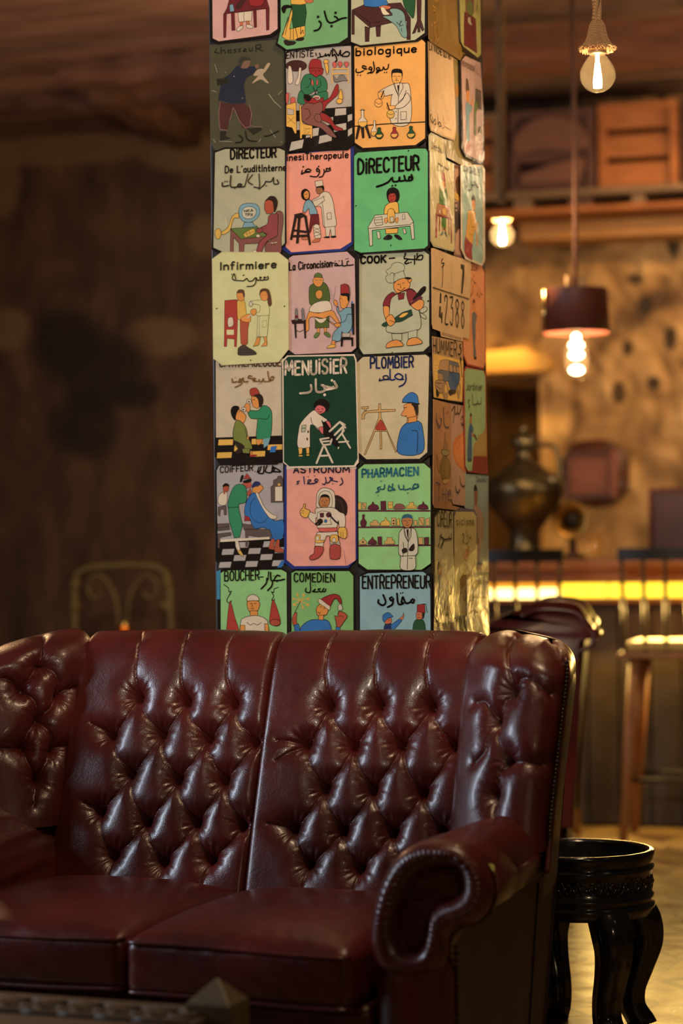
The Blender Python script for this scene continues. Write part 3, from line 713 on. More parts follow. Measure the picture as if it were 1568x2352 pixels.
# wooden tray with square box hanging on the stone wall
TRAYW = wood('dark_red_wood', (.035, .010, .007, 1), (.10, .028, .016, 1), 5, .45, (1, 1, 6), .2)
REDW = wood('red_brown_wood', (.13, .035, .016, 1), (.26, .075, .035, 1), 5, .45, (1, 1, 6), .2)
pw_ = W(1366, 1086, .10); kw = pw_.y / F
tr = empty('wooden_wall_tray', pw_, -RY, 'dark round wooden tray with a square reddish box, hung on the stone wall', 'tray')
bm = bmesh.new(); oc = [(82 * kw * math.cos(a) * 1.02, 80 * kw * math.sin(a)) for a in [math.pi * 2 * i / 40 for i in range(40)]]
oc = [(max(-76 * kw, min(76 * kw, x)), max(-76 * kw, min(76 * kw, z))) for x, z in oc]
add_prism(bm, oc, -.03, .09, .012); bobj('tray', bm, TRAYW, tr)
for (x0, x1, z0, z1) in ((-62, 50, 40, 52), (-62, 50, -62, -48), (-66, -54, -60, 50), (38, 54, -60, 50)):
    box('frame_rail', ((x0 + x1) / 2 * kw, -.05, (z0 + z1) / 2 * kw), ((x1 - x0) * kw, .06, (z1 - z0) * kw), REDW if x0 == 38 else TRAYW, tr, bev=.006)
box('inner_panel', (-8 * kw, -.035, -4 * kw), (94 * kw, .03, 90 * kw), REDW, tr, bev=.004)
# small brass-rimmed bell on a stand, on the bar
pb = on_bar(1312, 10.62); kb = 10.62 / F
be = empty('brass_horn', pb, -RY, 'small brass-rimmed horn with a dark round mouth standing on the bar right of the pitcher', 'horn')
h = (1296 - 1208) * kb
bm = bmesh.new(); add_lathe(bm, [(.008, .12), (.012, .06), (.022, .02), (40 * kb, -.012), (43 * kb, -.018), (40 * kb, -.02), (23 * kb, .0), (20 * kb, .03), (0, .035)], 40)
bmesh.ops.rotate(bm, verts=bm.verts, matrix=Matrix.Rotation(math.radians(-90), 3, 'X')); bmesh.ops.translate(bm, verts=bm.verts, vec=(0, 0, h))
bobj('bell', bm, simple('aged_gold_brass', (.38, .20, .04), .35, metal=.7), be)
bm = bmesh.new(); add_lathe(bm, [(0, .0), (19.5 * kb, .0), (19.5 * kb, .004), (0, .004)], 32); bmesh.ops.rotate(bm, verts=bm.verts, matrix=Matrix.Rotation(math.radians(-90), 3, 'X')); bmesh.ops.translate(bm, verts=bm.verts, vec=(0, -.001, h))
bobj('mouth', bm, simple('dark_mouth', (.012, .006, .004), .6), be)
lathe('stand', [(0, 0), (30 * kb, 0), (32 * kb, .012), (10 * kb, .03), (7 * kb, h - .03), (0, h - .02)], TRAYW, be, 24, (0, .05, 0))
# clear tumbler
def glass_mat(name='thin_clear_glass', tint=(1, .97, .92, 1), rough=.03, k=1.5, haze=.0):
    m = bpy.data.materials.new(name); m.use_nodes = True; t = m.node_tree; t.nodes.clear()
    o = t.nodes.new('ShaderNodeOutputMaterial'); mx = t.nodes.new('ShaderNodeMixShader'); tr = t.nodes.new('ShaderNodeBsdfTransparent'); gl = t.nodes.new('ShaderNodeBsdfGlossy'); fr = t.nodes.new('ShaderNodeFresnel')
    tr.inputs[0].default_value = tint; gl.inputs['Roughness'].default_value = rough; fr.inputs[0].default_value = k
    ge = t.nodes.new('ShaderNodeNewGeometry'); mu = t.nodes.new('ShaderNodeMath'); mu.operation = 'MULTIPLY_ADD'; mu.inputs[1].default_value = -1; mu.inputs[2].default_value = 1; t.links.new(ge.outputs['Backfacing'], mu.inputs[0])
    m2 = t.nodes.new('ShaderNodeMath'); m2.operation = 'MULTIPLY'; t.links.new(mu.outputs[0], m2.inputs[0]); t.links.new(fr.outputs[0], m2.inputs[1])
    ms = t.nodes.new('ShaderNodeMixShader'); tl = t.nodes.new('ShaderNodeBsdfTranslucent'); tl.inputs[0].default_value = (1, .8, .5, 1); ms.inputs[0].default_value = haze; t.links.new(tr.outputs[0], ms.inputs[1]); t.links.new(tl.outputs[0], ms.inputs[2])
    t.links.new(m2.outputs[0], mx.inputs[0]); t.links.new(ms.outputs[0], mx.inputs[1]); t.links.new(gl.outputs[0], mx.inputs[2]); t.links.new(mx.outputs[0], o.inputs[0]); return m
GLASS = glass_mat(); BULBG = glass_mat('bloom_bulb_glass', (1, .93, .8, 1), haze=.010)  # haze in the bulb glass stands in for bloom around the filament
gp = on_bar(1368, 10.66); tg = empty('drinking_glass', gp, 0, 'clear drinking glass standing on the bar right of the brass horn', 'glass')
lathe('tumbler', [(0, .003), (.030, .003), (.033, .01), (.040, .125), (.037, .125), (.030, .014), (0, .014)], GLASS, tg, 32)
# dark red box at the right edge of the bar
rp = on_bar(1585, 10.75); kr = 10.75 / F
rb = empty('dark_red_box', rp, -RY, 'dark red glossy box with paler rim standing on the bar at the right edge', 'box')
box('body', (0, 0, 78 * kr), (170 * kr, .16, 154 * kr), simple('dark_red_lacquer', (.060, .016, .016), .25, var=.3, coat=.4), rb, bev=.012)
bm = bmesh.new(); rim = [(-86, 2), (-86, 156), (86, 156), (86, 2)]
add_tube(bm, [Vector((x * kr, -.082, y * kr)) for x, y in rim], .009, 8); bobj('rim', bm, simple('dull_red_rim', (.17, .055, .040), .4), rb)
lathe('knob', [(0, 0), (.018, .0), (.018, .01), (0, .016)], simple('copper_knob', (.5, .22, .1), .3, metal=1), rb, 16, (-55 * kr, 0, 154 * kr))
# yellow-lit wooden lintel over the niche
lp = W(1150, 832, .10); lt_ = roomobj('niche_lintel', lp, label='rough wooden lintel over the dark wall niche, glowing amber under a hidden lamp', cat='lintel')
kl = lp.y / F
bm = bmesh.new(); add_prism(bm, [(-130 * kl, -30 * kl), (112 * kl, -26 * kl), (118 * kl, -2 * kl), (105 * kl, 10 * kl), (60 * kl, 28 * kl), (-130 * kl, 16 * kl)], -.12, .10, .014)
bobj('beam', bm, wood('ochre_lintel_wood', (.45, .23, .05, 1), (.62, .36, .10, 1), 3, .6, (1, 8, 8), .3), lt_)
# ------------------------------------------------------------------ shelf and crates over the bar
CR1 = wood('orange_crate_wood', (.22, .065, .016, 1), (.44, .16, .042, 1), 3, .65, (1, 8, 8), .2)
CR2 = wood('purple_brown_wood', (.055, .022, .018, 1), (.13, .055, .045, 1), 3, .65, (1, 8, 8), .2)
GREYW = wood('weathered_grey_wood', (.14, .085, .05, 1), (.27, .17, .10, 1), 3, .7, (1, 8, 8), .2)
OFF = .62
def sx_(px): return inv(W(px, 400, OFF))[0]
def sz_(py): return W(1330, py, OFF).z
def rbx(x0, x1, y0, y1, z0, z1): return ((x0 + x1) / 2, (y0 + y1) / 2, (z0 + z1) / 2), (x1 - x0, abs(y1 - y0), z1 - z0)
shx0 = sx_(1000); shx1 = 3.5; zsh = sz_(440)
sh = roomobj('wall_shelf', rl((shx0 + shx1) / 2, OFF / 2, zsh), label='long rough plank shelf high on the stone wall, carrying wooden crates', cat='shelf')
hl = (shx1 - shx0) / 2
box('shelf_board', (0, 0, .0), (2 * hl, OFF, .035), GREYW, sh, bev=.006)
box('shelf_board', (-.1, -.03, -.085), (2 * hl, .5, .03), CR1, sh, bev=.006)
for i in range(9):
    xx = -hl + .15 + i * (2 * hl - .3) / 8; box('bracket', (xx, .0, -.043), (.07 + .03 * (i % 3), .5, .06), GREYW if i % 2 else CR2, sh, bev=.004)
bm = bmesh.new(); add_box(bm, (.2, .12, -.16), (2 * hl - .4, .3, .10), None, .01); bobj('beam', bm, wood('amber_board', (.30, .14, .04, 1), (.45, .22, .07, 1), 3, .6, (1, 8, 8), .2), sh, smooth=False)
def crate(px0, px1, py0, py1, mat, mat2, label, dep=.42, name='wooden_crate', slots=True, y0=None, rot=0):
    x0, x1 = sx_(px0), sx_(px1); z0, z1 = sz_(py1), sz_(py0)
    t = empty(name, rl((x0 + x1) / 2, OFF - .02, z0), -RY + rot, label=label, cat='crate', group='crates on the high shelf')
    w, h_ = x1 - x0, z1 - z0
    for sx in (-1, 1):
        box('corner_post', (sx * (w / 2 - .022), .012, h_ / 2), (.044, .024, h_), mat2, t, bev=.003)
    n = 3
    bh = h_ / n * (.80 if slots else .96)
    for i in range(n):
        box('slat', (0, .03, h_ * (i + .5) / n), (w - .03, .016, bh), mat, t, bev=.003)
        for sx in (-1, 1): box('side_slat', (sx * (w / 2 - .008), dep / 2, h_ * (i + .5) / n), (.014, dep - .03, bh), mat, t, bev=.003)
    box('crate_bottom', (0, dep / 2, .01), (w - .03, dep - .03, .016), mat2, t, bev=.002)
    box('crate_back', (0, dep - .02, h_ / 2), (w - .03, .014, h_), mat2, t, bev=.002)
    box('top_rail', (0, .010, h_ - .018), (w - .06, .022, .034), mat2, t, bev=.003)
    return t
crate(1372, 1556, 240, 436, CR1, CR1, 'orange wooden slatted crate on the high shelf, right of the dark one')
crate(1168, 1364, 246, 436, CR2, CR2, 'dark brown wooden crate with a rounded panel on the high shelf')
crate(980, 1150, 246, 436, CR1, GREYW, 'orange wooden crate on the high shelf, partly hidden behind the pillar')
crate(1566, 1720, 236, 436, CR2, CR2, 'dark wooden crate on the high shelf, cut by the right edge')
# rounded panel of the dark crate
dc = [o for o in C.objects if o.get('label', '').startswith('dark brown wooden crate')][0]
kx = 12.2 / F
bm = bmesh.new(); arc = [(88 * kx * math.cos(a), (100 + 70 * math.sin(a)) * kx) for a in np.linspace(.05, math.pi - .05, 24)] + [(-80 * kx, 88 * kx), (-20 * kx, 100 * kx), (30 * kx, 92 * kx), (84 * kx, 94 * kx)]
add_prism(bm, arc, -.03, .0, .004); bobj('round_panel', bm, wood('mauve_panel_wood', (.12, .05, .035, 1), (.20, .085, .06, 1), 3, .6, (1, 8, 8), .2), dc, smooth=False)
bm = bmesh.new(); arc = [(-72 * kx, 20 * kx), (60 * kx, 20 * kx), (78 * kx, 60 * kx), (70 * kx, 75 * kx), (0, 62 * kx), (-72 * kx, 40 * kx)]
add_prism(bm, arc, -.03, .0, .004); bobj('round_panel', bm, bpy.data.materials['mauve_panel_wood'], dc, smooth=False)
# ------------------------------------------------------------------ pendant lamps
ROPE = NT('hemp_rope'); v = ROPE.coord(); wv = ROPE.n('ShaderNodeTexWave', bands_direction='DIAGONAL'); wv.inputs['Scale'].default_value = 70; wv.inputs['Distortion'].default_value = 1.5; ROPE.l(v, wv.inputs['Vector'])
ROPE.set(Base_Color=ROPE.ramp(wv.outputs['Fac'], [(.2, (.26, .14, .065, 1)), (.7, (.38, .22, .11, 1))]), Roughness=.9); ROPE.bump(wv.outputs['Fac'], .8, .004); ROPE = ROPE.m
SOCK = simple('dull_metal_socket', (.30, .24, .17), .35, metal=.8)
FIL = emit('glowing_filament', (1, .80, .48, 1), 95); FIL2 = emit('glowing_filament_far', (1, .80, .45, 1), 60)
def filaments(bm, r, z0, z1, n=6, rt=.0022):
    for i in range(n):
        a = 2 * math.pi * i / n + .4; add_tube(bm, [(r * .35 * math.cos(a), r * .35 * math.sin(a), z1), (r * math.cos(a), r * math.sin(a), z0 + (z1 - z0) * .25), (r * .8 * math.cos(a + .3), r * .8 * math.sin(a + .3), z0)], rt, 6)
def globe_pendant(bulb_px, D, rpx, label, fil, power, zt, fringe=True):
    c_ = P(*bulb_px, D); R = rpx * D / F
    t = empty('pendant_lamp', c_, 0, label=label, cat='pendant lamp', group='rope pendant lamps')
    prof = [(0, -R)] + [(R * math.sin(a), -R * math.cos(a)) for a in np.linspace(.1, 2.2, 26)] + [(R * .56, R * .95), (R * .40, R * 1.12), (R * .38, R * 1.3)]
    lathe('bulb', prof, BULBG, t, 48)
    bm = bmesh.new(); filaments(bm, R * .20, -R * .72, R * .62, 6, R * .075); bobj('filament', bm, fil, t)
    bm = bmesh.new(); add_tube(bm, [(0, 0, R * .5), (0, 0, R * 1.2)], R * .10, 10); bobj('filament_stem', bm, fil, t)
    lathe('socket', [(R * .40, R * 1.12), (R * .52, R * 1.2), (R * .52, R * 1.4), (R * .40, R * 1.55), (0, R * 1.6)], SOCK, t, 32)
    z1 = zt - c_.z
    # twisted rope
    bm = bmesh.new(); n = int(max(20, (z1 - R * 2.6) / .012))
    for s in range(3):
        pts = []
        for i in range(n + 1):
            z = R * 2.6 + (z1 - R * 2.6) * i / n; a = z / (R * .9) + s * 2.094; pts.append((R * .14 * math.cos(a), R * .14 * math.sin(a), z))
        add_tube(bm, pts, R * (.17 if fringe else .30), 7)
    bobj('rope', bm, ROPE, t)
    if fringe:
        g = random.Random(5); bm = bmesh.new(); nn = 220
        for i in range(nn):
            a = 2 * math.pi * i / nn + g.uniform(-.02, .02); k_ = g.uniform(.9, 1.08); e = g.uniform(-.1, .12)
            pts = [(R * rr * k_ * math.cos(a + tw), R * rr * k_ * math.sin(a + tw), R * zz_) for rr, zz_, tw in ((.22, 3.1, 0), (.40, 2.75, .08), (.50, 2.3, .14), (.60, 1.95, .18), (.82, 1.6 + e * .3, .2), (.98 + e, 1.38 + e, .22))]
            add_tube(bm, cat(pts, 3), [R * .032] * 15 + [R * .02], 4)
        bobj('frayed_skirt', bm, ROPE, t)
        lathe('rope_collar', [(R * .24, R * 3.2), (R * .38, R * 2.7), (R * .46, R * 2.2), (R * .55, R * 1.8), (R * .3, R * 1.55)], ROPE, t, 24)
    else:
        lathe('cap', [(0, R * 1.6), (R * .85, R * 1.5), (R * .85, R * 1.25), (R * .4, R * 1.2)], simple('tan_cap', (.5, .33, .15), .6), t, 32)
    l = point('lamp_light', c_ + Vector((0, 0, -.0)), power, (1, .68, .36), R * .5); return t
globe_pendant((1372, 172), 6.0, 41, 'bare globe bulb hanging from a frayed rope, nearest of the lamps', FIL, 8, ZC)
globe_pendant((1153, 540), 9.2, 27, 'bare globe bulb on a rope, small and beside the pillar', FIL2, 36, ZC, False)
# drum lampshade pendant
D = 9.2; c_ = P(1322, 715, D); kd = D / F
t = empty('drum_pendant_lamp', c_, 0, label='dark red drum lampshade on a cord over a long bulb', cat='pendant lamp', group='pendant lamps')
lathe('shade', [(73 * kd, 50 * kd), (77 * kd, -50 * kd), (74 * kd, -50 * kd), (70 * kd, 49 * kd), (10 * kd, 47 * kd), (10 * kd, 51 * kd), (73 * kd, 50 * kd)], simple('dark_red_shade', (.17, .045, .028), .5, var=.2), t, 48)
a = math.radians(200)
tube('shade_glint', [Vector((r * math.cos(a), r * math.sin(a), z)) for r, z in ((77 * kd, 46 * kd), (81 * kd, -46 * kd))], .009, simple('shade_glint_metal', (.85, .55, .22), .25, metal=1), t, 8)  # metal strip added to imitate a light streak on the shade
for xx in (-18, 14): tube('hook', [(xx * kd, 0, 48 * kd), (xx * kd, 0, 82 * kd)], .009, simple('pale_hook', (.5, .33, .16), .5), t, 8)
lathe('bulb', [(0, -160 * kd), (15 * kd, -158 * kd), (24 * kd, -148 * kd), (27 * kd, -120 * kd), (26 * kd, -80 * kd), (18 * kd, -56 * kd), (14 * kd, -42 * kd)], BULBG, t, 36)
bm = bmesh.new()
for z_, r_ in ((-135, 17), (-100, 17), (-78, 17), (-60, 10)): bmesh.ops.create_uvsphere(bm, u_segments=16, v_segments=10, radius=r_ * kd, matrix=Matrix.Translation((0, 0, z_ * kd)) @ Matrix.Diagonal((1, 1, .62 if r_ > 10 else 1, 1)))
bobj('filament', bm, emit('glowing_coil', (1, .86, .58, 1), 14), t)
tube('cord', [(0, 0, 50 * kd), (.004, 0, .6), (-.002, 0, ZC - c_.z)], .009, simple('red_brown_cord', (.16, .07, .045), .8), t, 8)
tube('socket', [(0, 0, -45 * kd), (0, 0, 20 * kd)], .02, SOCK, t, 12)
point('lamp_light', c_ + Vector((0, 0, -100 * kd)), 50, (1, .66, .34), .04)
# ------------------------------------------------------------------ plant stand
BL2 = NT('black_lacquer'); BL2.set(Base_Color=(.006, .006, .009, 1), Roughness=.18, Coat_Weight=.6, Coat_Roughness=.06); v = BL2.coord(); BL2.bump(BL2.noise(40, 4, .5, v), .08, .003); BL2 = BL2.m
ps = P(1331, 1947, 6.02); k6 = 6.02 / F
st = empty('round_plant_stand', (ps.x, ps.y, 0), 0, 'round black lacquered stand with curved legs beside the right arm of the sofa', 'plant stand')
zt = ps.z; zb = zt - 146 * k6; R = 170 * k6
lathe('bowl', [(0, zt - .13), (R * .87, zt - .13), (R * .9, zt - .01), (R * .93, zt), (R * .985, zt), (R, zt - .006), (R, zt - .024), (R * .965, zt - .03), (R * .965, zt - .040), (R * .995, zt - .044), (R * .995, zt - .05), (R * .965, zt - .054), (R * .965, zt - .112), (R * .99, zt - .117), (R * .99, zt - .124), (R * .97, zt - .128), (R * .97, zt - .138), (R * 1.0, zt - .142), (R * 1.0, zt - .150), (R * .97, zt - .156), (R * .955, zb), (0, zb)], BL2, st, 96)
bm = bmesh.new()
for i in range(30):
    a0 = 2 * math.pi * i / 30
    for s in (-1, 1):
        pts = []
        for q in np.linspace(0, 1, 9):
            w = 2 * math.pi / 30 * (q - .5) * .9; pts.append((R * .966 * math.cos(a0 + w), R * .966 * math.sin(a0 + w), zt - .084 + s * .018 * math.sin(q * math.pi * 2) * (1 - .4 * q)))
        add_tube(bm, pts, .0024, 5)
    p = (R * .966 * math.cos(a0), R * .966 * math.sin(a0), zt - .084); bmesh.ops.create_uvsphere(bm, u_segments=8, v_segments=6, radius=.006, matrix=Matrix.Translation(p))
bobj('carved_frieze', bm, BL2, st)
for az in (20, -70, -160, 110):
    a = math.radians(az); er = Vector((math.cos(a), math.sin(a), 0)); et = Vector((-math.sin(a), math.cos(a), 0))
    cl = cat([(.155, zb + .012), (.180, zb - .03), (.190, zb - .085), (.172, zb - .15), (.150, zb - .21), (.150, zb - .26), (.172, .018), (.182, .0)], 6)
    wd = cat([(.038, .080), (.040, .080), (.036, .074), (.029, .066), (.026, .060), (.026, .060), (.028, .064), (.028, .066)], 6)
    bm = bmesh.new(); rings = []
    for i, ((r, z), (d1, w1)) in enumerate(zip(cl, wd)):
        tn = cl[min(i + 1, len(cl) - 1)] - cl[max(i - 1, 0)]; tn = tn / np.linalg.norm(tn); nr, nz_ = -tn[1], tn[0]
        rings.append([bm.verts.new(er * (r + sd * nr * d1) + et * (sw_ * w1 / 2) + Vector((0, 0, z + sd * nz_ * d1))) for sd, sw_ in ((-1, -1), (1, -1), (1, 1), (-1, 1))])
    for r1, r2 in zip(rings, rings[1:]):
        for j in range(4): bm.faces.new((r1[j], r1[(j + 1) % 4], r2[(j + 1) % 4], r2[j]))
    bm.faces.new(rings[0]); bm.faces.new(rings[-1])
    mn = min(v.co.z for v in bm.verts)
    for v in bm.verts: v.co.z = max(v.co.z, 0.0)
    bmesh.ops.bevel(bm, geom=[e for e in bm.edges if e.is_manifold and e.calc_face_angle(0) > .9], offset=.004, segments=2, affect='EDGES'); bobj('leg', bm, BL2, st)
# ------------------------------------------------------------------ leather armchair behind the pillar
ac = P(1225, 1900, 7.9); ac.z = 0
ar = empty('leather_armchair', ac, math.radians(-8), 'dark red leather wingback armchair standing behind the pillar and sofa', 'armchair')
ka = 7.9 / F
def ax_(px, py): q = P(px, py, 7.9) - ac; return q.x, q.z
sil = [ax_(*q) for q in cat([(1060, 1450), (1120, 1432), (1180, 1405), (1230, 1382), (1280, 1380), (1318, 1386), (1336, 1400), (1350, 1424), (1362, 1440), (1358, 1462), (1340, 1470), (1325, 1475)], 6)]
low = [(sil[-1][0], .62), (sil[-1][0] - .02, .30), (-.28, .30), (-.30, .9)]
bm = bmesh.new(); add_prism(bm, sil + low, -.02, .10, .014); bobj('wing', bm, LEATHER, ar)
bm = bmesh.new(); add_prism(bm, sil + low, .56, .68, .014); bobj('wing', bm, LEATHER, ar)
rl_ = [Vector((x, .33, z - .012)) for x, z in sil[:46]]
bm = bmesh.new(); prev = None
V = np.array([[(x, y, z + .004 * math.sin(y * 20)) for y in np.linspace(.0, .66, 20)] for x, z in sil[6:48]]); grid('back_roll', V + np.array([0, 0, -.012]), LEATHER, ar)
tube('piping', [Vector((x, -.026, z - .03)) for x, z in sil[14:]], .010, LEATHER, ar, 8)
tube('scroll_tip', [Vector((x, y, sil[50][1] - .01)) for x, y in ((sil[50][0], -.03), (sil[50][0] + .01, .1))], .018, LEATHER, ar, 12)
bm = rbox_bm((.40, .66, .26), .05, 10); s = bobj('seat', bm, LEATHER, ar); s.location = (-.09, .33, .33)
x1_ = sil[-1][0]
V = np.array([[(x1_ + .03 - .10 * (1 - z / 1.0), y, z) for z in np.linspace(.16, .98, 14)] for y in (-.01, .67)]); grid('outside_back', V, OUTER, ar)
for xx in (-.24, x1_ - .07):
    for yy in (.04, .60): lathe('foot', [(0, 0), (.02, 0), (.026, .05), (.03, .2), (0, .2)], TRAYW, ar, 16, (xx, yy, 0))
# ------------------------------------------------------------------ low table in front
TBW = wood('dark_carved_wood', (.035, .022, .013, 1), (.11, .07, .04, 1), 3, .5, (1, 6, 6), .25)
tp = P(500, 2310, 4.22); TZ = .432
tb = empty('carved_coffee_table', (tp.x, tp.y, 0), -TH, 'low dark carved wooden table with a pyramid-topped corner post in front of the sofa', 'coffee table')
box('table_top', (-.62, -.33, TZ - .02), (1.24, .66, .04), TBW, tb, bev=.006)
box('border_rail', (-.60, -.012, TZ + .003), (1.20, .024, .010), TBW, tb, bev=.003)
box('border_rail', (-.60, -.125, TZ + .003), (1.20, .018, .010), TBW, tb, bev=.003)
bm = bmesh.new()
for i in range(15):
    x0 = -.05 - i * .078
    for s in (0, 1):
        pts = [(x0 - .036 * s - (.004 + .0022 * q) * math.cos(q * .75 + s * 3.1) * 2.4, -.068 + (.004 + .0022 * q) * math.sin(q * .75 + s * 3.1) * 2.4 * (1 if s else -1), TZ + .003) for q in range(12)]
        add_tube(bm, pts, .006, 6)
bobj('carved_scrolls', bm, TBW, tb)
box('apron', (-.62, -.05, TZ - .09), (1.2, .025, .10), TBW, tb, bev=.004)
def post(x, y):
    a = .0445; bm = bmesh.new()
    b = [bm.verts.new((x + sx * a, y + sy * a, z)) for z in (0, .452) for sx, sy in ((-1, -1), (1, -1), (1, 1), (-1, 1))]
    ap = bm.verts.new((x, y, .496)); bm.faces.new(b[:4][::-1])
    for i in range(4): bm.faces.new((b[i], b[(i + 1) % 4], b[4 + (i + 1) % 4], b[4 + i])); bm.faces.new((b[4 + i], b[4 + (i + 1) % 4], ap))
    bmesh.ops.bevel(bm, geom=list(bm.edges), offset=.002, segments=1, affect='EDGES'); return bobj('corner_post', bm, PSTW, tb, smooth=False)
PSTW = wood('olive_post_wood', (.07, .05, .022, 1), (.15, .11, .05, 1), 4, .5, (6, 6, 1), .15)
for x in (0, -1.2):
    for y in (0, -.62): post(x, y)
# ------------------------------------------------------------------ wire chair and candle by the left wall
WIRE = simple('dull_brass_wire', (.20, .14, .045), .5, metal=.4)
kc = 11.2 / F; wc = P(282, 1440, 11.2)
ch = empty('wrought_iron_chair', (wc.x, wc.y, 0), -RY, 'scrolled wrought iron chair by the dark plaster wall', 'chair')
def wp(px, py): return Vector(((px - 282) * kc, 0, wc.z + (1440 - py) * kc))
bm = bmesh.new(); add_tube(bm, [wp(*q) for q in cat([(165, 1500), (165, 1400), (168, 1330), (195, 1305), (285, 1298), (365, 1303), (392, 1330), (398, 1400), (398, 1500)], 8)], .019, 8); bobj('back_frame', bm, WIRE, ch)
for a, b in ((166, 1341), (166, 1392), (390, 1341), (386, 1392)):
    bm = bmesh.new(); bmesh.ops.create_uvsphere(bm, u_segments=12, v_segments=8, radius=.030, matrix=Matrix.Translation(wp(a, b))); bobj('finial', bm, WIRE, ch)
bm = bmesh.new()
for sgn in (-1, 1):
    add_tube(bm, [wp(282 + sgn * x, y) for x, y in cat([(10, 1500), (12, 1400), (30, 1345), (60, 1320), (85, 1345), (70, 1375), (50, 1360)], 6)], .009, 6)
bobj('back_scroll', bm, WIRE, ch)
lathe('seat', [(0, .44), (.22, .44), (.23, .46), (.21, .475), (0, .48)], WIRE, ch, 32, (0, -.18, 0))
for xx, yy in ((-.2, 0), (.2, 0), (-.15, -.34), (.15, -.34)): tube('leg', [(xx * .8, yy * .9, .45), (xx, yy, .2), (xx * 1.15, yy * 1.1, 0)], .012, WIRE, ch, 8)
tp2 = P(286, 1441, 10.6)
tl = empty('side_table', (tp2.x, tp2.y, 0), 0, 'small round table hidden low behind the sofa, carrying a tea light', 'side table')
lathe('table_top', [(0, tp2.z - .075), (.25, tp2.z - .075), (.26, tp2.z - .06), (.25, tp2.z - .045), (0, tp2.z - .045)], TRAYW, tl, 40)
lathe('pedestal', [(0, 0), (.18, 0), (.17, .03), (.03, .06), (.025, tp2.z - .075), (0, tp2.z - .07)], TRAYW, tl, 24)
cd_ = empty('tea_light', (tp2.x, tp2.y, tp2.z - .0445), 0, 'tiny amber tea light glowing just above the sofa back at left', 'candle')
lathe('cup', [(0, 0), (.028, 0), (.034, .05), (.031, .05), (.026, .006), (0, .006)], glass_mat('amber_glass', (1, .6, .2, 1)), cd_, 20)
lathe('flame', [(0, .02), (.010, .03), (.012, .042), (.005, .06), (0, .07)], emit('candle_flame', (1, .45, .08, 1), 1.1), cd_, 12)
# ------------------------------------------------------------------ painted enamel signs on the pillar
PAL = {k: v for k, v in (l.split('=') for l in """k=28,20,16 w=205,185,160 W=225,210,190 wg=190,180,155 wd=178,164,150 wc=165,155,150 w2=220,200,160 w3=205,180,150 w4=180,160,128 cw=215,190,165 wt=165,155,130 wp=185,140,110
pk=206,152,142 pk2=188,150,145 pk3=170,135,120 gb=102,160,102 gA=34,78,44 gg=170,168,136 ga=165,160,128 gd=168,154,144 do=76,72,52 dk=44,40,30 dg=58,56,48 or=226,156,62 or2=180,125,60 or3=205,110,40 or4=215,125,50 sa=228,140,118 sa2=222,144,126
bl=38,50,120 b=40,104,170 b2=62,92,125 c=112,150,165 c2=95,110,125 ca=112,148,140 n=36,46,88 n2=75,85,110 nB=42,44,58 dkn=48,36,60 dbl=90,84,110 gr=86,172,106 yp=192,182,128 yc=198,192,132 yc2=195,178,125 yc3=205,185,125 yc4=208,182,100
mv=192,152,148 mv2=120,85,75 cr=190,170,140 cr2=190,170,130 dg2=24,58,40 gc=160,150,150 gp=132,186,112 gco=118,170,96 bp=126,164,172 lb=140,170,160 lb2=150,165,150 lg=172,168,92 lgr=145,172,112 co=222,138,78
B=90,50,40 Bm=72,38,36 Bk=48,32,26 Bp=128,74,66 Bg=92,76,70 Bt=95,60,32 Bt2=75,50,42 brn=92,60,38 r=150,34,34 rd=165,50,36 rd2=172,62,52 rd3=205,95,25 rb=168,72,42 rp=205,92,92 r2=135,45,28 m=105,32,36 ml=125,32,40 mk=92,34,48 mp=140,62,62 mB=78,42,38
o=215,130,50 os=212,132,42 os2=176,108,52 sk=188,98,58 sk2=150,90,60 sk3=185,110,55 sB=120,86,68 sB2=178,76,58 sp=198,80,72 sb=150,92,50 pB=140,100,92 eB=170,145,115
y=218,160,44 yo=205,158,52 yo2=175,120,25 yk=214,160,44 yb=212,150,20 ym=225,172,65 gy=205,155,40 gO=92,112,48 dgo=78,92,36 L=112,120,44 G=35,110,60 gG=44,112,74 dkb2=70,80,90 gE=38,128,84 gE3=70,115,25 gk=34,66,48 gY=105,105,105 gY2=135,130,120 dkg=72,60,52 dkb=70,62,50 bk=66,62,42 bk2=62,52,38 ink=52,44,32 gdk=90,62,40 go=150,105,60
t=30,108,126 tb=50,130,165 tn=40,90,110 T=190,146,78 T2=165,130,85 T3=165,130,60 T4=160,130,95 T5=205,165,115 T6=170,130,90 T7=180,138,92 g=120,112,108 ol=132,100,40 ol2=145,112,48 ol3=95,70,25 ol4=150,130,80 wc2=208,172,128 gd2=190,140,90 wd2=176,120,70 wd3=150,105,60 lv=165,140,140 gold=235,180,20 gb2=160,110,40""".split())}
PAL['gb'] = PAL['gb']; GOLDB = '150,108,40'
_pm = {}
def paint(k):
    if k not in _pm:
        c = srgb(*[int(x) for x in PAL[k].split(',')]); lu = .3 * c[0] + .6 * c[1] + .1 * c[2]; c = [x + (lu - x) * .13 for x in c[:3]]; c = tuple(min(.9, x * 1.25) for x in c[:3]) + (1,)
        t = NT('enamel_paint_' + str(len(_pm))); v = t.coord(); f = t.noise(26, 4, .6, v)
        t.set(Base_Color=t.ramp(f, [(.25, tuple(x * .90 for x in c[:3]) + (1,)), (.75, tuple(min(1, x * 1.06) for x in c[:3]) + (1,))]), Roughness=.28, Coat_Weight=.12, Coat_Roughness=.07); t.b.inputs['Specular IOR Level'].default_value = .32
        t.bump(t.noise(11, 3, .5, v), .35, .02); _pm[k] = t.m
    return _pm[k]
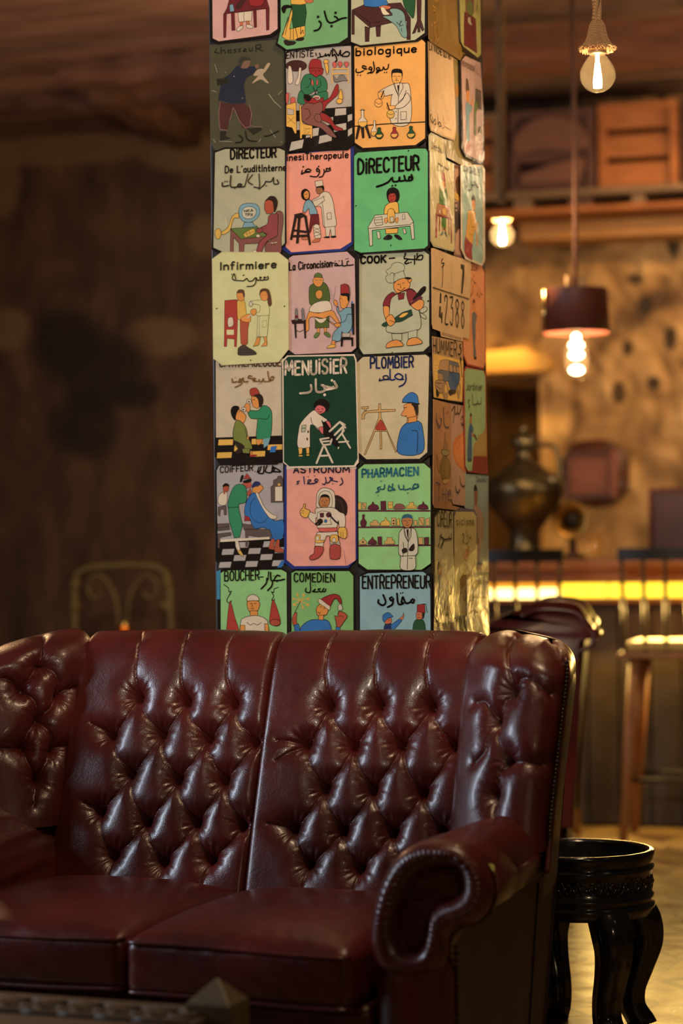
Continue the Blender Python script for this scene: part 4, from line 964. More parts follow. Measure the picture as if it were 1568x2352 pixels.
VIEWS = dict(v0=(480, 0, 3.136), v1=(480, 90, 3.136), v2=(480, 330, 3.0154), v3=(480, 570, 3.0154), v4=(480, 810, 3.0154), v5=(480, 1050, 3.0154), v6=(480, 1300, 3.0154),
             r1=(975, 0, 10.453), r2=(975, 90, 7.84), r3=(975, 300, 7.35), r4=(975, 560, 7.84), r5=(975, 760, 10.453), r6=(975, 840, 6.92), r7=(975, 1080, 6.1875))
GL = {}
for l in """A .62 0,0 .31,1 .62,0;.13,.36 .49,.36
B .58 0,0 0,1 .38,1 .5,.88 .5,.66 .38,.54 0,.54;.38,.54 .56,.42 .56,.13 .42,0 0,0
C .55 .55,.84 .4,1 .17,1 0,.78 0,.22 .17,0 .4,0 .55,.16
D .58 0,0 0,1 .3,1 .56,.74 .56,.26 .3,0 0,0
E .5 .5,1 0,1 0,0 .5,0;0,.52 .4,.52
F .5 .5,1 0,1 0,0;0,.52 .4,.52
G .6 .58,.84 .4,1 .17,1 0,.78 0,.22 .17,0 .42,0 .58,.16 .58,.45 .35,.45
H .58 0,0 0,1;.58,0 .58,1;0,.5 .58,.5
I .1 .05,0 .05,1
J .4 .4,1 .4,.2 .25,0 .05,.1
K .56 0,0 0,1;.54,1 0,.45;.15,.58 .56,0
L .48 0,1 0,0 .48,0
M .76 0,0 .08,1 .38,.3 .68,1 .76,0
N .6 0,0 0,1 .6,0 .6,1
O .62 .31,1 .1,.9 0,.5 .1,.1 .31,0 .52,.1 .62,.5 .52,.9 .31,1
P .55 0,0 0,1 .4,1 .55,.86 .55,.6 .4,.46 0,.46
Q .62 .31,1 .1,.9 0,.5 .1,.1 .31,0 .52,.1 .62,.5 .52,.9 .31,1;.4,.2 .62,-.05
R .56 0,0 0,1 .4,1 .54,.86 .54,.62 .4,.5 0,.5;.28,.5 .56,0
S .52 .5,.86 .38,1 .14,1 0,.85 .04,.62 .46,.42 .52,.18 .38,0 .12,0 0,.14
T .56 0,1 .56,1;.28,1 .28,0
U .56 0,1 0,.2 .14,0 .42,0 .56,.2 .56,1
V .58 0,1 .29,0 .58,1
X .55 0,0 .55,1;0,1 .55,0
Y .56 0,1 .28,.5 .56,1;.28,.5 .28,0
a .46 .42,.5 .3,.6 .1,.58 0,.3 .1,.02 .3,.02 .42,.2;.42,.6 .44,0
b .46 0,1 0,0;0,.45 .15,.6 .35,.58 .46,.3 .35,.02 .12,0 0,.12
c .42 .42,.5 .28,.6 .1,.55 0,.3 .1,.05 .28,0 .42,.12
d .48 .42,.45 .28,.6 .1,.55 0,.3 .1,.02 .3,.02 .44,.2;.44,1 .46,0
e .44 .02,.32 .42,.34 .4,.52 .24,.62 .06,.54 0,.3 .08,.06 .26,0 .42,.1
f .36 .36,.95 .22,1 .12,.85 .12,0;0,.58 .3,.58
g .46 .42,.5 .28,.6 .08,.55 0,.32 .1,.06 .3,.06 .42,.2;.44,.6 .42,-.25 .28,-.4 .06,-.34
h .44 0,1 0,0;0,.42 .16,.6 .34,.58 .44,.4 .44,0
i .1 .05,.58 .05,0;.05,.8 .05,.86
l .1 .05,1 .05,0
m .66 0,.6 0,0;0,.42 .14,.6 .28,.56 .33,.4 .33,0;.33,.42 .48,.6 .62,.55 .66,.4 .66,0
n .44 0,.6 0,0;0,.42 .16,.6 .34,.58 .44,.4 .44,0
o .46 .23,.62 .06,.54 0,.3 .06,.06 .23,0 .4,.06 .46,.3 .4,.54 .23,.62
p .46 0,.6 0,-.38;0,.45 .15,.6 .35,.58 .46,.3 .35,.02 .12,0 0,.12
q .46 .42,.48 .28,.6 .1,.55 0,.3 .1,.02 .3,.02 .42,.15;.44,.6 .44,-.38
r .32 0,.6 0,0;0,.38 .14,.58 .32,.58
s .36 .34,.52 .2,.62 .04,.54 .04,.4 .32,.22 .32,.06 .16,0 0,.08
t .34 .14,.95 .14,.1 .24,0 .34,.06;0,.6 .32,.6
u .44 0,.6 0,.16 .14,0 .32,.04 .44,.2;.44,.6 .44,0
y .46 0,.6 .22,.05;.46,.6 .22,.0 .12,-.36
' .1 .05,1.05 .05,.85
_ .25 
. .1 .05,0 .05,.04
3 .5 0,.95 .4,1 .5,.8 .2,.55 .5,.4 .45,.05 0,.02""".split('\n'):
    p = l.split(' ', 2); ch_ = p[0]
    GL[ch_] = (float(p[1]), [[tuple(map(float, q.split(','))) for q in s.split()] for s in (p[2].split(';') if len(p) > 2 else []) if s.strip()])
NF, NR = -rx, -fx
def onface(face, px, py, h):
    n = NF if face == 'F' else NR; u, v = unproj(px, py); d = Vector((u, 1, v)); o = Vector((0, 0, CH))
    return o + d * ((pc - o).dot(n) + h) / d.dot(n)
class Sheet:
    """flat painted shapes on a pillar face, stacked in thin coats"""
    def __init__(s, face, view, h):
        s.face, s.view, s.h = face, view, h; s.v = []; s.f = []; s.mi = []; s.mats = []; s.k = 0
        s.n = NF if face == 'F' else NR; s.ax = (-fx if face == 'F' else rx)
        c = onface(face, view[0], view[1], h); s.org = c; s.mpp = c.y / F / view[2]
    def to2(s, p):
        w = onface(s.face, s.view[0] + p[0] / s.view[2], s.view[1] + p[1] / s.view[2], s.h); d = w - s.org; return (d.dot(s.ax), d.z)
    def m(s, c):
        if c not in s.mats: s.mats.append(c)
        return s.mats.index(c)
    def put(s, pts2, faces, c, z=None):
        b = len(s.v); hh = (s.k * 3.2e-5) if z is None else z; mi = s.m(c)
        for a, z_ in pts2: s.v.append(s.org + s.ax * a + Vector((0, 0, z_)) + s.n * hh)
        for f in faces: s.f.append([b + i for i in f]); s.mi.append(mi)
    def fill(s, pts2, c):
        s.k += 1; t = tessellate_polygon([[Vector((a, b, 0)) for a, b in pts2]])
        s.put(pts2, t, c)
    def stroke(s, pts2, w, c, closed=False, bump=True):
        if bump: s.k += 1
        p = np.array(pts2, float)
        if closed: p = np.vstack([p, p[:1]])
        keep = np.r_[True, np.linalg.norm(np.diff(p, axis=0), axis=1) > 1e-6]; p = p[keep]
        V, Fc = [], []
        for a, b in zip(p, p[1:]):
            d = b - a; L = np.linalg.norm(d); n = np.array([-d[1], d[0]]) / L * w / 2; k = len(V)
            V += [a + n, a - n, b - n, b + n]; Fc.append((k, k + 1, k + 2, k + 3))
        for a in p:
            k = len(V); V += [a + w / 2 * np.array([math.cos(q), math.sin(q)]) for q in np.arange(8) * math.pi / 4]; Fc.append(tuple(range(k, k + 8)))
        s.put(V, Fc, c)
    def build(s, name, parent, mats=None):
        if not s.f: return None
        o = mesh(name, [v - parent.location for v in s.v], s.f, parent=parent, smooth=False, mats=[paint(c) for c in s.mats], mi=s.mi)
        # all faces towards the room
        me = o.data; flip = [p.index for p in me.polygons if p.normal.dot(s.n) < 0]
        if flip:
            bm = bmesh.new(); bm.from_mesh(me); bm.faces.ensure_lookup_table(); bmesh.ops.reverse_faces(bm, faces=[bm.faces[i] for i in flip]); bm.to_mesh(me); bm.free()
        return o
def plate(root, face, out2, sh, col, th=.0014):
    """metal plate with thickness behind the painted coats"""
    bm = bmesh.new(); f = [bm.verts.new(sh.org + sh.ax * a + Vector((0, 0, b)) - root.location) for a, b in out2]; b_ = [bm.verts.new(v.co - sh.n * th) for v in f]
    t = tessellate_polygon([[Vector((a, b, 0)) for a, b in out2]])
    for q in t: bm.faces.new([f[i] for i in q]); bm.faces.new([b_[i] for i in q][::-1])
    n = len(f)
    for i in range(n): bm.faces.new((f[i], f[(i + 1) % n], b_[(i + 1) % n], b_[i]))
    return bobj('metal_plate', bm, paint(col), root, smooth=False)
NAILB = simple('dark_nail_head', (.03, .025, .02), .4, metal=.7)
def build_signs(txt):
    for blk in txt.strip().split('@ ')[1:]:
        L = blk.strip().split('\n'); vw, face, lay, label = L[0].split(' ', 3)
        view = VIEWS[vw]; h = .0030 + int(lay) * .0040
        S1 = Sheet(face, view, h); S2 = Sheet(face, view, h + .0015); S3 = Sheet(face, view, h + .0001)
        root = None
        pts = lambda q: [tuple(map(float, z.split(','))) for z in q]
        for l in L[1:]:
            t = l.split(); op = t[0]
            if op == 'B':
                o2 = [S1.to2(p) for p in pts(t[2:])]
                cc = np.mean(o2, 0); root = empty('enamel_sign', S1.org + S1.ax * cc[0] + Vector((0, 0, cc[1])), 0, label, 'sign', 'painted signs on the pillar')
                pl = plate(root, face, o2, S1, t[1])
            elif op == 'I': S3.fill([S1.to2(p) for p in pts(t[2:])], t[1])
            elif op in 'PS':
                p = pts(t[3:]); p = cat(p, 5, True) if op == 'S' else p
                p2 = [S1.to2(q) for q in p]; S1.fill(p2, t[1]); w = float(t[2])
                if w: S1.stroke(p2, w * .8 * S1.mpp, 'k', True)
            elif op in 'LCA':
                p = pts(t[3:]); p = cat(p, 6) if op in 'CA' and len(p) > 2 else p
                (S2 if op == 'A' else S1).stroke([S1.to2(q) for q in p], float(t[2]) * S1.mpp * (1.45 if op == 'A' and face == 'R' and float(t[2]) < 25 else 1), t[1])
            elif op == 'a':
                c = pts(t[3:])[0]; S2.k += 1; r = float(t[2]) * S1.mpp; c2 = S1.to2(c)
                S2.put([(c2[0] + r * math.cos(q), c2[1] + r * math.sin(q)) for q in np.arange(12) * math.pi / 6], [tuple(range(12))], t[1])
            elif op == 'E':
                (cx, cy), (ra, rb_) = pts(t[3:5]); p2 = [S1.to2((cx + ra * math.cos(q), cy + rb_ * math.sin(q))) for q in np.linspace(0, 2 * math.pi, 28, endpoint=False)]
                S1.fill(p2, t[1])
                if float(t[2]): S1.stroke(p2, float(t[2]) * .8 * S1.mpp, 'k', True)
            elif op == 'K':
                q = np.array(pts(t[2:6])); nu, nv = int(t[6]), int(t[7]); S1.k += 1
                bl = lambda u, v: q[0] * (1 - u) * (1 - v) + q[1] * u * (1 - v) + q[2] * u * v + q[3] * (1 - u) * v
                xs = [p[0] for p in clip]; 
                for i in range(nu):
                    for j in range(nv):
                        if (i + j) % 2 == 0:
                            c4 = [bl(u / nu, v / nv) for u, v in ((i + .06, j + .06), (i + .94, j + .06), (i + .94, j + .94), (i + .06, j + .94))]
                            c4 = [(min(max(a, min(xs)), max(xs)), min(b, max(p[1] for p in clip))) for a, b in c4]
                            if max(a for a, b in c4) - min(a for a, b in c4) > 8: S1.put([S1.to2(p) for p in c4], [(0, 1, 2, 3)], t[1])
            elif op == 'T':
                w, hh = float(t[2]), float(t[3]); a, b = np.array(pts(t[4:6])); txt_ = t[6]
                gap = .27; tot = sum(GL[c][0] for c in txt_) + gap * (len(txt_) - 1); ux = (b - a) / tot; x = 0; S2.k += 1
                g = random.Random(txt_)
                for c in txt_:
                    if c == 'i' and txt_.upper().replace('I', 'i') == txt_.upper().replace('I', 'i') and sum(z.isupper() for z in txt_) > 2:
                        gw, st = .1, [[(.05, .78), (.05, 0)], [(.05, 1.0), (.05, 1.03)]]
                    else: gw, st = GL[c]
                    jy = g.uniform(-.03, .03); sc = g.uniform(.96, 1.05)
                    for s_ in st:
                        sm = len(s_) > 4
                        q = cat(s_, 3) if sm else s_
                        S2.stroke([S1.to2(a + ux * (x + p[0]) + np.array([0, -hh * (p[1] * sc + jy)])) for p in q], w * S1.mpp * (1.6 if face == 'R' else 1), t[1], bump=False)
                    x += gw + gap
            if op == 'P': clip = pts(t[3:])
        S3.build('painted_field', root); 
        # keep the picture above the field
        off = S1.n * .0002
        S1.v = [v + off for v in S1.v]; S1.build('painted_picture', root); S2.build('lettering', root)
ART = r'''
@ v0 F 1 pink enamel sign with a dark red table, cut by the top edge of the photo
B k 5,-460 495,-480 515,-450 513,215 455,264 60,320 8,292
I pk 20,-440 490,-460 493,208 436,248 70,297 26,275
P w 4 208,90 310,78 306,150 214,160
L k 3 253,88 250,120 254,158
P sk 3 222,158 245,155 242,190 222,192
P sk 3 265,152 286,150 292,178 272,180
S w 4 198,215 215,192 240,186 246,196 232,212 212,226
S w 4 266,184 282,176 310,184 317,200 300,206 276,200
P m 3 105,102 128,62 160,-60 400,-60 422,20 434,58
L k 4 105,102 434,60
P m 4 104,102 126,100 121,270 105,272
P m 4 160,92 182,90 188,218 164,220
P m 4 318,72 340,70 343,196 326,199
P m 4 410,62 434,58 432,214 414,218
S r 3 300,-30 380,-40 394,20 360,44 320,44 290,28
S Bm 3 195,45 215,20 240,-10 260,-30 280,-20 250,20 225,60 205,64
P c 3 148,36 172,30 184,80 152,86
E sk 3 255,-170 45,60
S r 3 205,-60 230,-110 290,-110 320,-50
@ v0 F 3 green enamel baker sign with black Arabic writing, cut by the top edge
B k 497,-480 1000,-500 1022,-470 1020,310 952,330 560,372 478,322 515,215
I gb 515,-460 985,-478 1000,-450 998,268 932,310 560,357 494,312 516,215
P gA 4 590,30 692,22 702,90 690,185 605,200 595,120
P y 4 585,-60 700,-70 735,0 690,30 655,35 590,30
S sk 3 690,0 730,-12 752,4 735,22 700,18
P y 4 598,60 602,100 580,210 690,185 692,255 640,290 560,288 522,262 560,170
L k 4 590,70 548,250
L k 4 588,205 585,282
L k 4 606,205 608,285
L k 4 622,202 640,280
L k 4 570,120 530,255
L k 4 660,195 660,248 675,215 680,242
S Bk 4 542,290 580,296 622,300 616,318 570,328 545,316
S Bk 4 626,284 660,270 682,272 676,290 640,294
S k 0 520,60 545,36 590,40 596,58 560,62 548,90 534,96
S sk 3 600,-110 640,-150 680,-110 650,-70 610,-74
A k 13 988,128 955,133 930,144 900,158 872,164 852,150 840,120 830,80
A k 12 932,142 915,124 902,118
A k 13 792,152 806,170 800,195 784,214 756,222
a k 10 910,92
a k 10 881,188
a k 10 784,121
@ v0 F 4 pale grey-green enamel tailor sign with a brown work table, cut by the top edge
B k 1016,-500 1560,-520 1575,-490 1572,250 1500,300 1090,342 1010,305
I gg 1026,-480 1540,-500 1556,-470 1552,236 1482,288 1090,327 1022,300
P Bm 4 1028,72 1110,36 1380,20 1450,130 1450,286 1424,286 1424,150 1330,160 1160,200 1040,98
L k 4 1160,200 1160,165 1045,80
L k 3 1150,168 1330,140 1440,130
P Bm 4 1122,190 1156,200 1152,298 1124,300
P Bm 4 1200,190 1236,186 1232,262 1206,264
P Bm 4 1028,80 1046,92 1046,248 1028,248
P b 4 1105,-60 1240,-80 1290,30 1260,50 1180,52 1118,44
S sk 3 1222,56 1250,40 1300,44 1306,60 1270,68
S w 3 1236,60 1256,52 1282,84 1300,100 1284,108 1252,104
S ca 4 1252,118 1320,110 1300,70 1350,62 1400,90 1415,150 1426,262 1390,262 1350,190 1296,146
L k 4 1350,160 1368,178 1390,150
L k 4 1380,150 1372,190 1398,180
L k 4 1384,205 1388,225
S gA 4 1400,-20 1478,-30 1484,40 1472,130 1440,100 1408,50
P Bm 4 1496,-60 1530,-60 1524,170 1500,170
P Bm 4 1500,150 1528,150 1548,215 1536,225 1518,190 1520,230 1504,232 1502,190 1484,236 1464,244 1476,210
@ v1 F 0 dark worn olive sign of a hunter with scratches, at the left edge of the pillar
B do 5,40 480,5 520,60 556,130 556,740 520,770 40,800 8,740
L dk 9 55,70 40,95 70,102
L dk 9 86,58 86,102
L dk 9 86,84 110,78 116,100
L dk 8 135,80 158,76 160,98 136,96 138,84
L dk 8 196,72 178,76 196,90 178,98
L dk 8 226,68 208,74 228,86 210,94
L dk 8 246,84 268,76 256,68 246,88 270,90
L dk 8 290,66 292,86 312,84 312,62
L dk 9 340,90 336,46 370,40 374,62 345,68 385,84
P nB 0 90,290 150,250 200,190 250,200 320,195 345,205 330,240 270,280 250,330 268,460 180,470 65,440
S sB 0 220,150 250,130 286,140 296,165 280,205 240,210 218,190
S dg 0 214,150 240,126 290,134 296,152 250,160 230,200 214,190
S sB 0 330,188 350,180 362,196 340,212
S eB 0 310,320 350,270 380,240 420,175 440,180 410,230 390,260 430,315 410,312 370,290
S eB 0 320,260 350,220 390,216 400,240 360,262
P mB 0 70,450 175,470 250,462 300,500 310,600 280,650 240,640 190,500 150,560 130,655 75,650
L pB 4 80,455 70,540 78,650 135,658
L pB 4 150,590 175,490 220,590 262,640 300,625 340,632 385,632
L pB 4 290,470 308,540 296,620
P dk 0 80,665 125,660 120,700 160,715 80,732
P dk 0 275,645 380,635 378,655 320,690
P dk 0 55,285 150,282 130,320 60,335
L wt 4 430,395 470,450 520,495
L wt 3 75,735 165,738
L wt 3 42,180 60,240
L wt 3 20,370 55,380
L wt 3 500,400 525,370
L wt 3 440,655 480,710
L wt 3 30,720 48,745
L wt 3 360,740 375,715
a wt 3 120,240
a wt 3 305,545
a wt 4 180,268
a wt 3 240,425
a wt 3 520,740
A dk 9 190,745 230,740 240,715 215,690
A dk 9 260,660 270,710 290,730 340,735
A dk 9 400,700 440,690 500,660
@ v1 F 2 grey dentist sign with a chequered floor, between the hunter and the orange sign
B k 540,30 1020,25 1046,60 1046,750 1000,800 565,812 548,780
I gd 552,70 1022,48 1026,485 560,520
P k 0 556,520 1026,484 1030,740 1000,790 575,808 556,790
K wd 570,812 1100,680 1080,486 640,516 5 4
T k 7.5 44 556,140 750,122 ENTISTE
A k 8 768,100 772,118
A k 9 795,100 800,126 780,134
A k 9 800,128 830,120 838,105 842,122 858,108 866,122 880,80
A k 10 890,68 888,120 905,110 920,150 910,160
A k 10 900,75 930,118 945,80 950,118 985,90 1010,100 1000,122 960,124
E Bm 4 628,192 76,40
L k 2 570,180 580,210
L k 2 600,165 605,215
L k 2 630,160 632,215
L k 2 660,165 660,215
S w 4 570,205 588,195 600,240 604,300 590,320 568,310
S w 4 648,210 664,208 660,260 650,320 632,330 620,318 640,270
S r 4 735,150 800,150 812,200 820,222 724,222
S r 4 728,210 812,212 820,245 790,275 750,272 725,240
L k 3 768,228 766,250
L k 3 740,228 758,226
L k 3 780,226 800,228
S gG 5 690,260 735,252 770,275 800,260 840,290 852,340 840,380 800,395 770,370 730,395 690,400 662,360 664,310
S gG 5 640,420 660,370 690,400 720,410 840,375 855,420 840,470 660,468
C k 4 720,280 735,300 720,340 700,350
C k 4 790,350 805,330 800,290
S sp 3 738,292 750,300 752,335 738,325
S sp 3 776,290 786,300 784,330 774,326
L k 5 750,345 772,400
L k 5 785,345 760,400
E w 4 775,424 28,20
E sp 4 775,424 18,8
S r 4 690,402 740,420 780,440 820,420 822,450 780,470 740,480 690,450
S k 0 682,400 720,402 740,425 720,450 694,440
S r 4 820,450 870,420 915,330 932,336 926,400 850,470 830,520 815,500
S Bp 5 665,500 700,460 760,465 810,450 820,510 800,540 790,590 820,600 870,640 920,710 860,690 800,640 700,610 664,570
C k 4 690,500 720,510 730,550 700,580
S r 4 810,530 870,560 910,620 960,645 955,660 905,655 870,610 800,575
S Bp 4 770,540 800,545 810,590 780,595 760,570
P y 4 652,475 664,475 668,580 680,610 745,625 744,715 732,715 732,690 672,690 670,718 656,716
L k 2 680,640 730,650
L k 2 680,660 730,640
L k 2 676,690 700,665
L k 2 700,690 726,665
E y 4 844,164 17,17
S y 4 834,178 855,178 862,220 852,256 840,220
S y 4 932,430 950,360 964,430
E y 4 940,448 22,18
L y 8 888,215 1004,212
L y 8 888,250 1004,248
L y 7 890,215 886,318
L y 7 1002,212 1002,315
S g 3 895,262 920,290 940,262 970,262 990,290 1000,300 960,300 910,310
S sp 3 890,175 905,165 922,180 905,210
S sp 3 930,172 945,163 962,178 946,206
S sp 3 975,172 990,163 1008,178 990,206
S sp 3 556,400 575,390 575,440 560,470
S sp 3 590,430 605,418 622,432 615,495 594,490
P y 4 558,475 628,455 632,680 620,682 600,640 558,630
P wd 3 566,500 612,510 612,545 566,545
L k 2 565,560 620,610
L k 2 565,605 620,560
@ v1 F 3 orange biologist sign with a white-coated figure and round flasks
B k 1040,20 1530,-10 1566,30 1568,720 1492,775 1108,800 1046,760
I or 1046,50 1530,0 1556,25 1555,712 1486,762 1108,783 1050,745
T k 11 52 1058,118 1490,92 biologique
A k 9 1292,180 1286,210 1265,218 1255,200 1250,218 1235,225 1215,222 1205,238
A k 9 1230,222 1222,205 1205,210 1212,226 1225,228 1205,245
A k 9 1182,162 1190,215 1175,240 1155,242
A k 9 1168,220 1150,215 1160,200 1172,212 1164,236 1140,246
A k 9 1135,215 1105,205 1110,190 1130,200
A k 9 1110,228 1080,240 1058,235 1060,215
a k 5 1262,240
a k 5 1278,238
a k 5 1070,258
a k 5 1090,260
a k 5 1120,218
S or 5 1318,240 1350,222 1388,240 1388,285 1370,315 1350,322 1325,310 1316,275
S k 0 1312,258 1318,222 1350,212 1388,222 1394,268 1386,262 1380,245 1325,245 1320,275
L k 3 1328,268 1345,266
L k 3 1360,266 1378,268
L k 3 1350,270 1347,290 1356,292
L k 3 1338,298 1366,298
S w 5 1310,330 1350,318 1400,318 1446,345 1448,600 1312,604 1312,420 1320,400 1260,410 1240,380 1222,390 1230,372
P w 4 1335,320 1372,314 1364,400 1345,360
P k 0 1355,332 1368,332 1364,395 1358,360
L k 4 1330,325 1342,360 1364,412 1360,600
L k 4 1392,318 1398,350 1364,412
C k 4 1420,370 1400,420 1370,450
S or 4 1222,385 1250,376 1262,400 1248,430 1225,424 1216,405
L k 8 1258,372 1240,420
E or 4 1220,460 28,30
L k 3 1200,455 1225,470 1246,455
S w 5 1438,400 1448,440 1400,490 1350,500 1338,485 1390,440 1420,390
S or 4 1285,482 1335,480 1340,498 1310,508 1284,500
L k 8 1282,460 1298,510
E yo 4 1308,540 28,30
L k 3 1285,535 1308,545 1332,535
L k 7 1048,628 1250,612 1556,596
P w 4 1380,524 1422,522 1420,578 1382,582
a k 4 1345,522
a k 4 1345,572
S w 4 1096,510 1114,510 1116,560 1138,590 1132,625 1105,636 1080,620 1076,588 1096,562
S y 3 1078,600 1136,595 1130,622 1105,632 1082,620
L k 5 1090,512 1120,512
P Bk 4 1072,628 1090,632 1068,720 1056,718
P Bk 4 1094,636 1116,636 1118,712 1104,712
P Bk 4 1124,630 1140,624 1166,710 1154,714
S w 4 1186,590 1198,590 1202,640 1216,680 1190,700 1166,690 1172,650 1184,630
S y 3 1168,672 1212,668 1205,692 1176,694
S k 0 1216,640 1236,640 1238,660 1258,690 1240,718 1212,718 1196,692 1214,664
S gA 4 1216,640 1236,640 1238,660 1254,690 1240,714 1212,714 1200,692 1214,664
S yo 3 1204,690 1250,688 1238,708 1214,708
S r 4 1325,635 1345,635 1346,655 1364,685 1350,712 1322,712 1308,688 1324,660
S or 3 1312,685 1360,683 1346,706 1324,708
S gA 4 1444,630 1466,630 1466,652 1486,685 1470,712 1440,712 1426,688 1444,660
S yo 3 1430,685 1482,682 1466,706 1442,708
@ v2 F 2 grey enamel audit director sign with a man at a round blue monitor
B k 30,55 110,25 490,20 530,48 536,690 470,760 120,770 18,735
I ga 42,62 110,38 484,32 524,50 524,688 468,745 120,760 30,720
T k 13 62 150,104 462,92 DiRECTEUR
T k 8.5 44 112,202 530,186 De_L'auditInterne
A dkb 9 470,250 480,275 450,278 445,235 430,262 395,262
A dkb 9 392,260 380,285 345,315
A dkb 9 345,210 348,300 310,300
A dkb 9 300,215 270,260 300,285
A dkb 9 270,210 250,285 245,298
A dkb 11 240,298 200,300 205,280 225,285 190,300 150,295 150,222
A dkb 11 135,290 95,295 92,270
a dkb 6 110,262
a dkb 6 125,262
a dkb 5 395,292
a dkb 5 178,310
S c 4 205,470 225,425 280,412 335,425 352,475 330,520 280,545 225,530
S wg 4 228,475 245,445 285,436 318,450 326,480 305,512 270,520 238,508
T k 4 18 242,476 304,468 NKA
T k 4 18 248,502 302,500 TPX
P c 4 245,545 305,545 308,562 330,568 330,582 232,582 236,566
S yo 4 200,480 160,505 130,580 85,615 100,630 145,600 170,520 205,515
S yo 4 45,600 70,588 84,620 70,660 50,655 40,625
P gO 4 150,588 335,575 405,640 220,662
P Bp 4 150,590 220,660 400,640 410,660 360,690 245,695 240,750 210,750 208,690 170,650 168,752 146,755
S yo 3 245,620 300,590 318,600 310,625 260,648 242,640
L k 2 255,612 270,645
L k 2 275,603 290,635
L k 2 250,630 315,605
S Bp 4 460,485 505,475 514,540 500,650 495,760 398,752 395,690 440,650
S mp 5 415,500 460,485 478,500 475,600 470,640 400,680 360,755 330,750 350,680 400,630 340,600 360,580 405,555
S mp 4 330,590 365,585 370,605 345,620 330,608
S rb 4 385,455 388,400 420,375 450,390 455,440 440,480 400,485 395,470
S Bk 3 395,395 420,366 455,368 475,400 470,440 455,475 448,440 440,400 410,390
S w 3 325,640 340,628 355,640 340,650
S w 3 302,745 325,738 332,758 310,760
L w 5 425,690 470,684
L k 3 430,684 432,702
L k 3 450,682 452,700
L w 4 115,515 122,575
@ v2 F 1 salmon pink physiotherapist sign with a figure in a white coat and a red stool
B bl 535,90 960,5 1004,20 1004,690 930,750 560,768 500,730
I sa 538,75 900,45 978,24 984,680 908,728 570,752 530,715
T k 8.5 44 540,118 962,96 inesiTherapeule
A k 9 835,165 838,185 815,190 812,172 830,175
A k 9 812,190 800,195 795,180
A k 9 798,195 785,225 762,232
A k 9 765,185 748,170 745,190 765,195 745,228 700,225
A k 9 705,185 685,175 665,190 700,195 660,200 640,210 645,185
a k 6 652,160
a k 6 758,158
S w 5 780,335 830,340 858,400 870,480 878,570 800,580 785,520 775,440 735,435 720,410 715,390 760,365
L k 3 782,400 790,450 800,575
L k 3 720,400 800,365
L k 3 745,432 800,395 790,360
P w 4 815,482 845,478 848,522 820,525
P w 4 805,580 872,572 875,645 848,645 840,590 830,645 810,645
S k 0 792,652 810,642 834,642 832,654
S k 0 845,640 876,638 878,650 848,652
S sb 4 742,310 790,295 795,325 775,345 750,345
S k 0 740,300 790,290 797,320 785,318 780,305 745,305
P w 4 733,262 785,252 790,290 740,300
L k 2 755,325 765,325
S k 0 640,330 665,312 690,325 700,355 690,390 660,392 640,370
S os 4 655,345 675,325 692,340 692,372 676,386 660,375
L k 3 664,352 680,350
L k 3 668,374 682,372
S c 5 665,405 700,390 735,440 748,485 700,495 690,450 660,490 650,470
P sk 3 655,470 668,478 660,500 645,495
P m 4 705,490 758,488 765,560 740,575 720,560 705,610 690,630
S w 4 725,570 762,565 775,640 770,655 735,655
L k 3 725,580 765,600
L k 3 728,600 770,582
L k 3 730,620 770,606
L k 3 732,640 774,628
L k 3 730,605 772,625
S sk 3 716,676 745,656 768,658 762,678 722,684
S sk 3 645,650 690,645 690,662 648,664
P Bk 4 590,492 640,480 672,500 622,520
P Bk 4 595,495 612,500 575,668 562,664
P Bk 4 618,515 634,515 620,690 604,690
P Bk 4 660,505 676,500 706,700 694,702
P Bk 4 590,595 675,605 675,620 585,606
P Bk 4 575,635 690,630 692,645 572,648
@ v2 F 3 bright green director sign with a figure in yellow behind a white table
B k 1000,75 1080,40 1490,18 1525,50 1528,720 1470,745 1040,765 996,730
I gr 1004,85 1030,62 1440,34 1500,35 1514,60 1514,705 1490,725 1050,755 1005,735
T k 16 92 1032,206 1450,178 DiRECTEUR
A k 14 1400,215 1408,245 1385,255 1385,230 1404,238
A k 13 1385,254 1362,255 1350,222
A k 13 1350,255 1322,258 1318,232 1310,258 1275,262 1268,235
A k 14 1262,240 1240,265 1200,285 1160,298
a k 7 1290,288
a k 7 1268,292
S k 0 1228,350 1240,315 1275,302 1310,320 1320,365 1305,405 1270,418 1240,400
S rd 0 1242,362 1262,345 1288,350 1292,385 1270,412 1248,398
L k 4 1252,362 1262,364
L k 4 1274,360 1284,362
L k 4 1258,390 1270,395
S y 5 1240,415 1270,405 1302,405 1312,440 1314,545 1292,545 1285,470 1245,460 1235,540 1216,545 1214,450
P y 5 1220,590 1310,585 1305,620 1225,625
S k 0 1206,655 1240,630 1268,640 1262,662 1220,668
S k 0 1282,630 1310,632 1338,660 1320,668 1290,650
P wg 5 1100,580 1150,495 1375,475 1415,540 1422,660 1404,665 1392,570 1130,600 1132,705 1112,710 1104,600
L k 4 1104,588 1392,560 1412,545
P wg 4 1160,610 1180,608 1188,655 1168,660
P wg 4 1340,590 1358,588 1366,620 1350,626
S y 4 1240,460 1280,460 1284,540 1240,540
S os 3 1214,520 1236,518 1232,550 1218,548
S os 3 1292,518 1310,515 1306,545 1294,545
P wg 4 1252,510 1276,505 1280,540 1256,544
P wg 4 1148,515 1196,505 1204,560 1160,570 1144,545
L k 3 1148,530 1200,525
L k 3 1150,550 1200,545
P wg 3 1340,490 1354,488 1358,522 1340,524
a k 5 1016,430
a k 5 1380,48
a k 5 1258,704
@ v3 F 3 pale yellow nurse sign with a figure in red trousers by a red chair
B yp 20,75 88,25 480,28 548,82 552,700 480,790 90,812 28,765
I yc 24,80 92,34 478,36 545,86 547,700 476,783 92,805 32,762
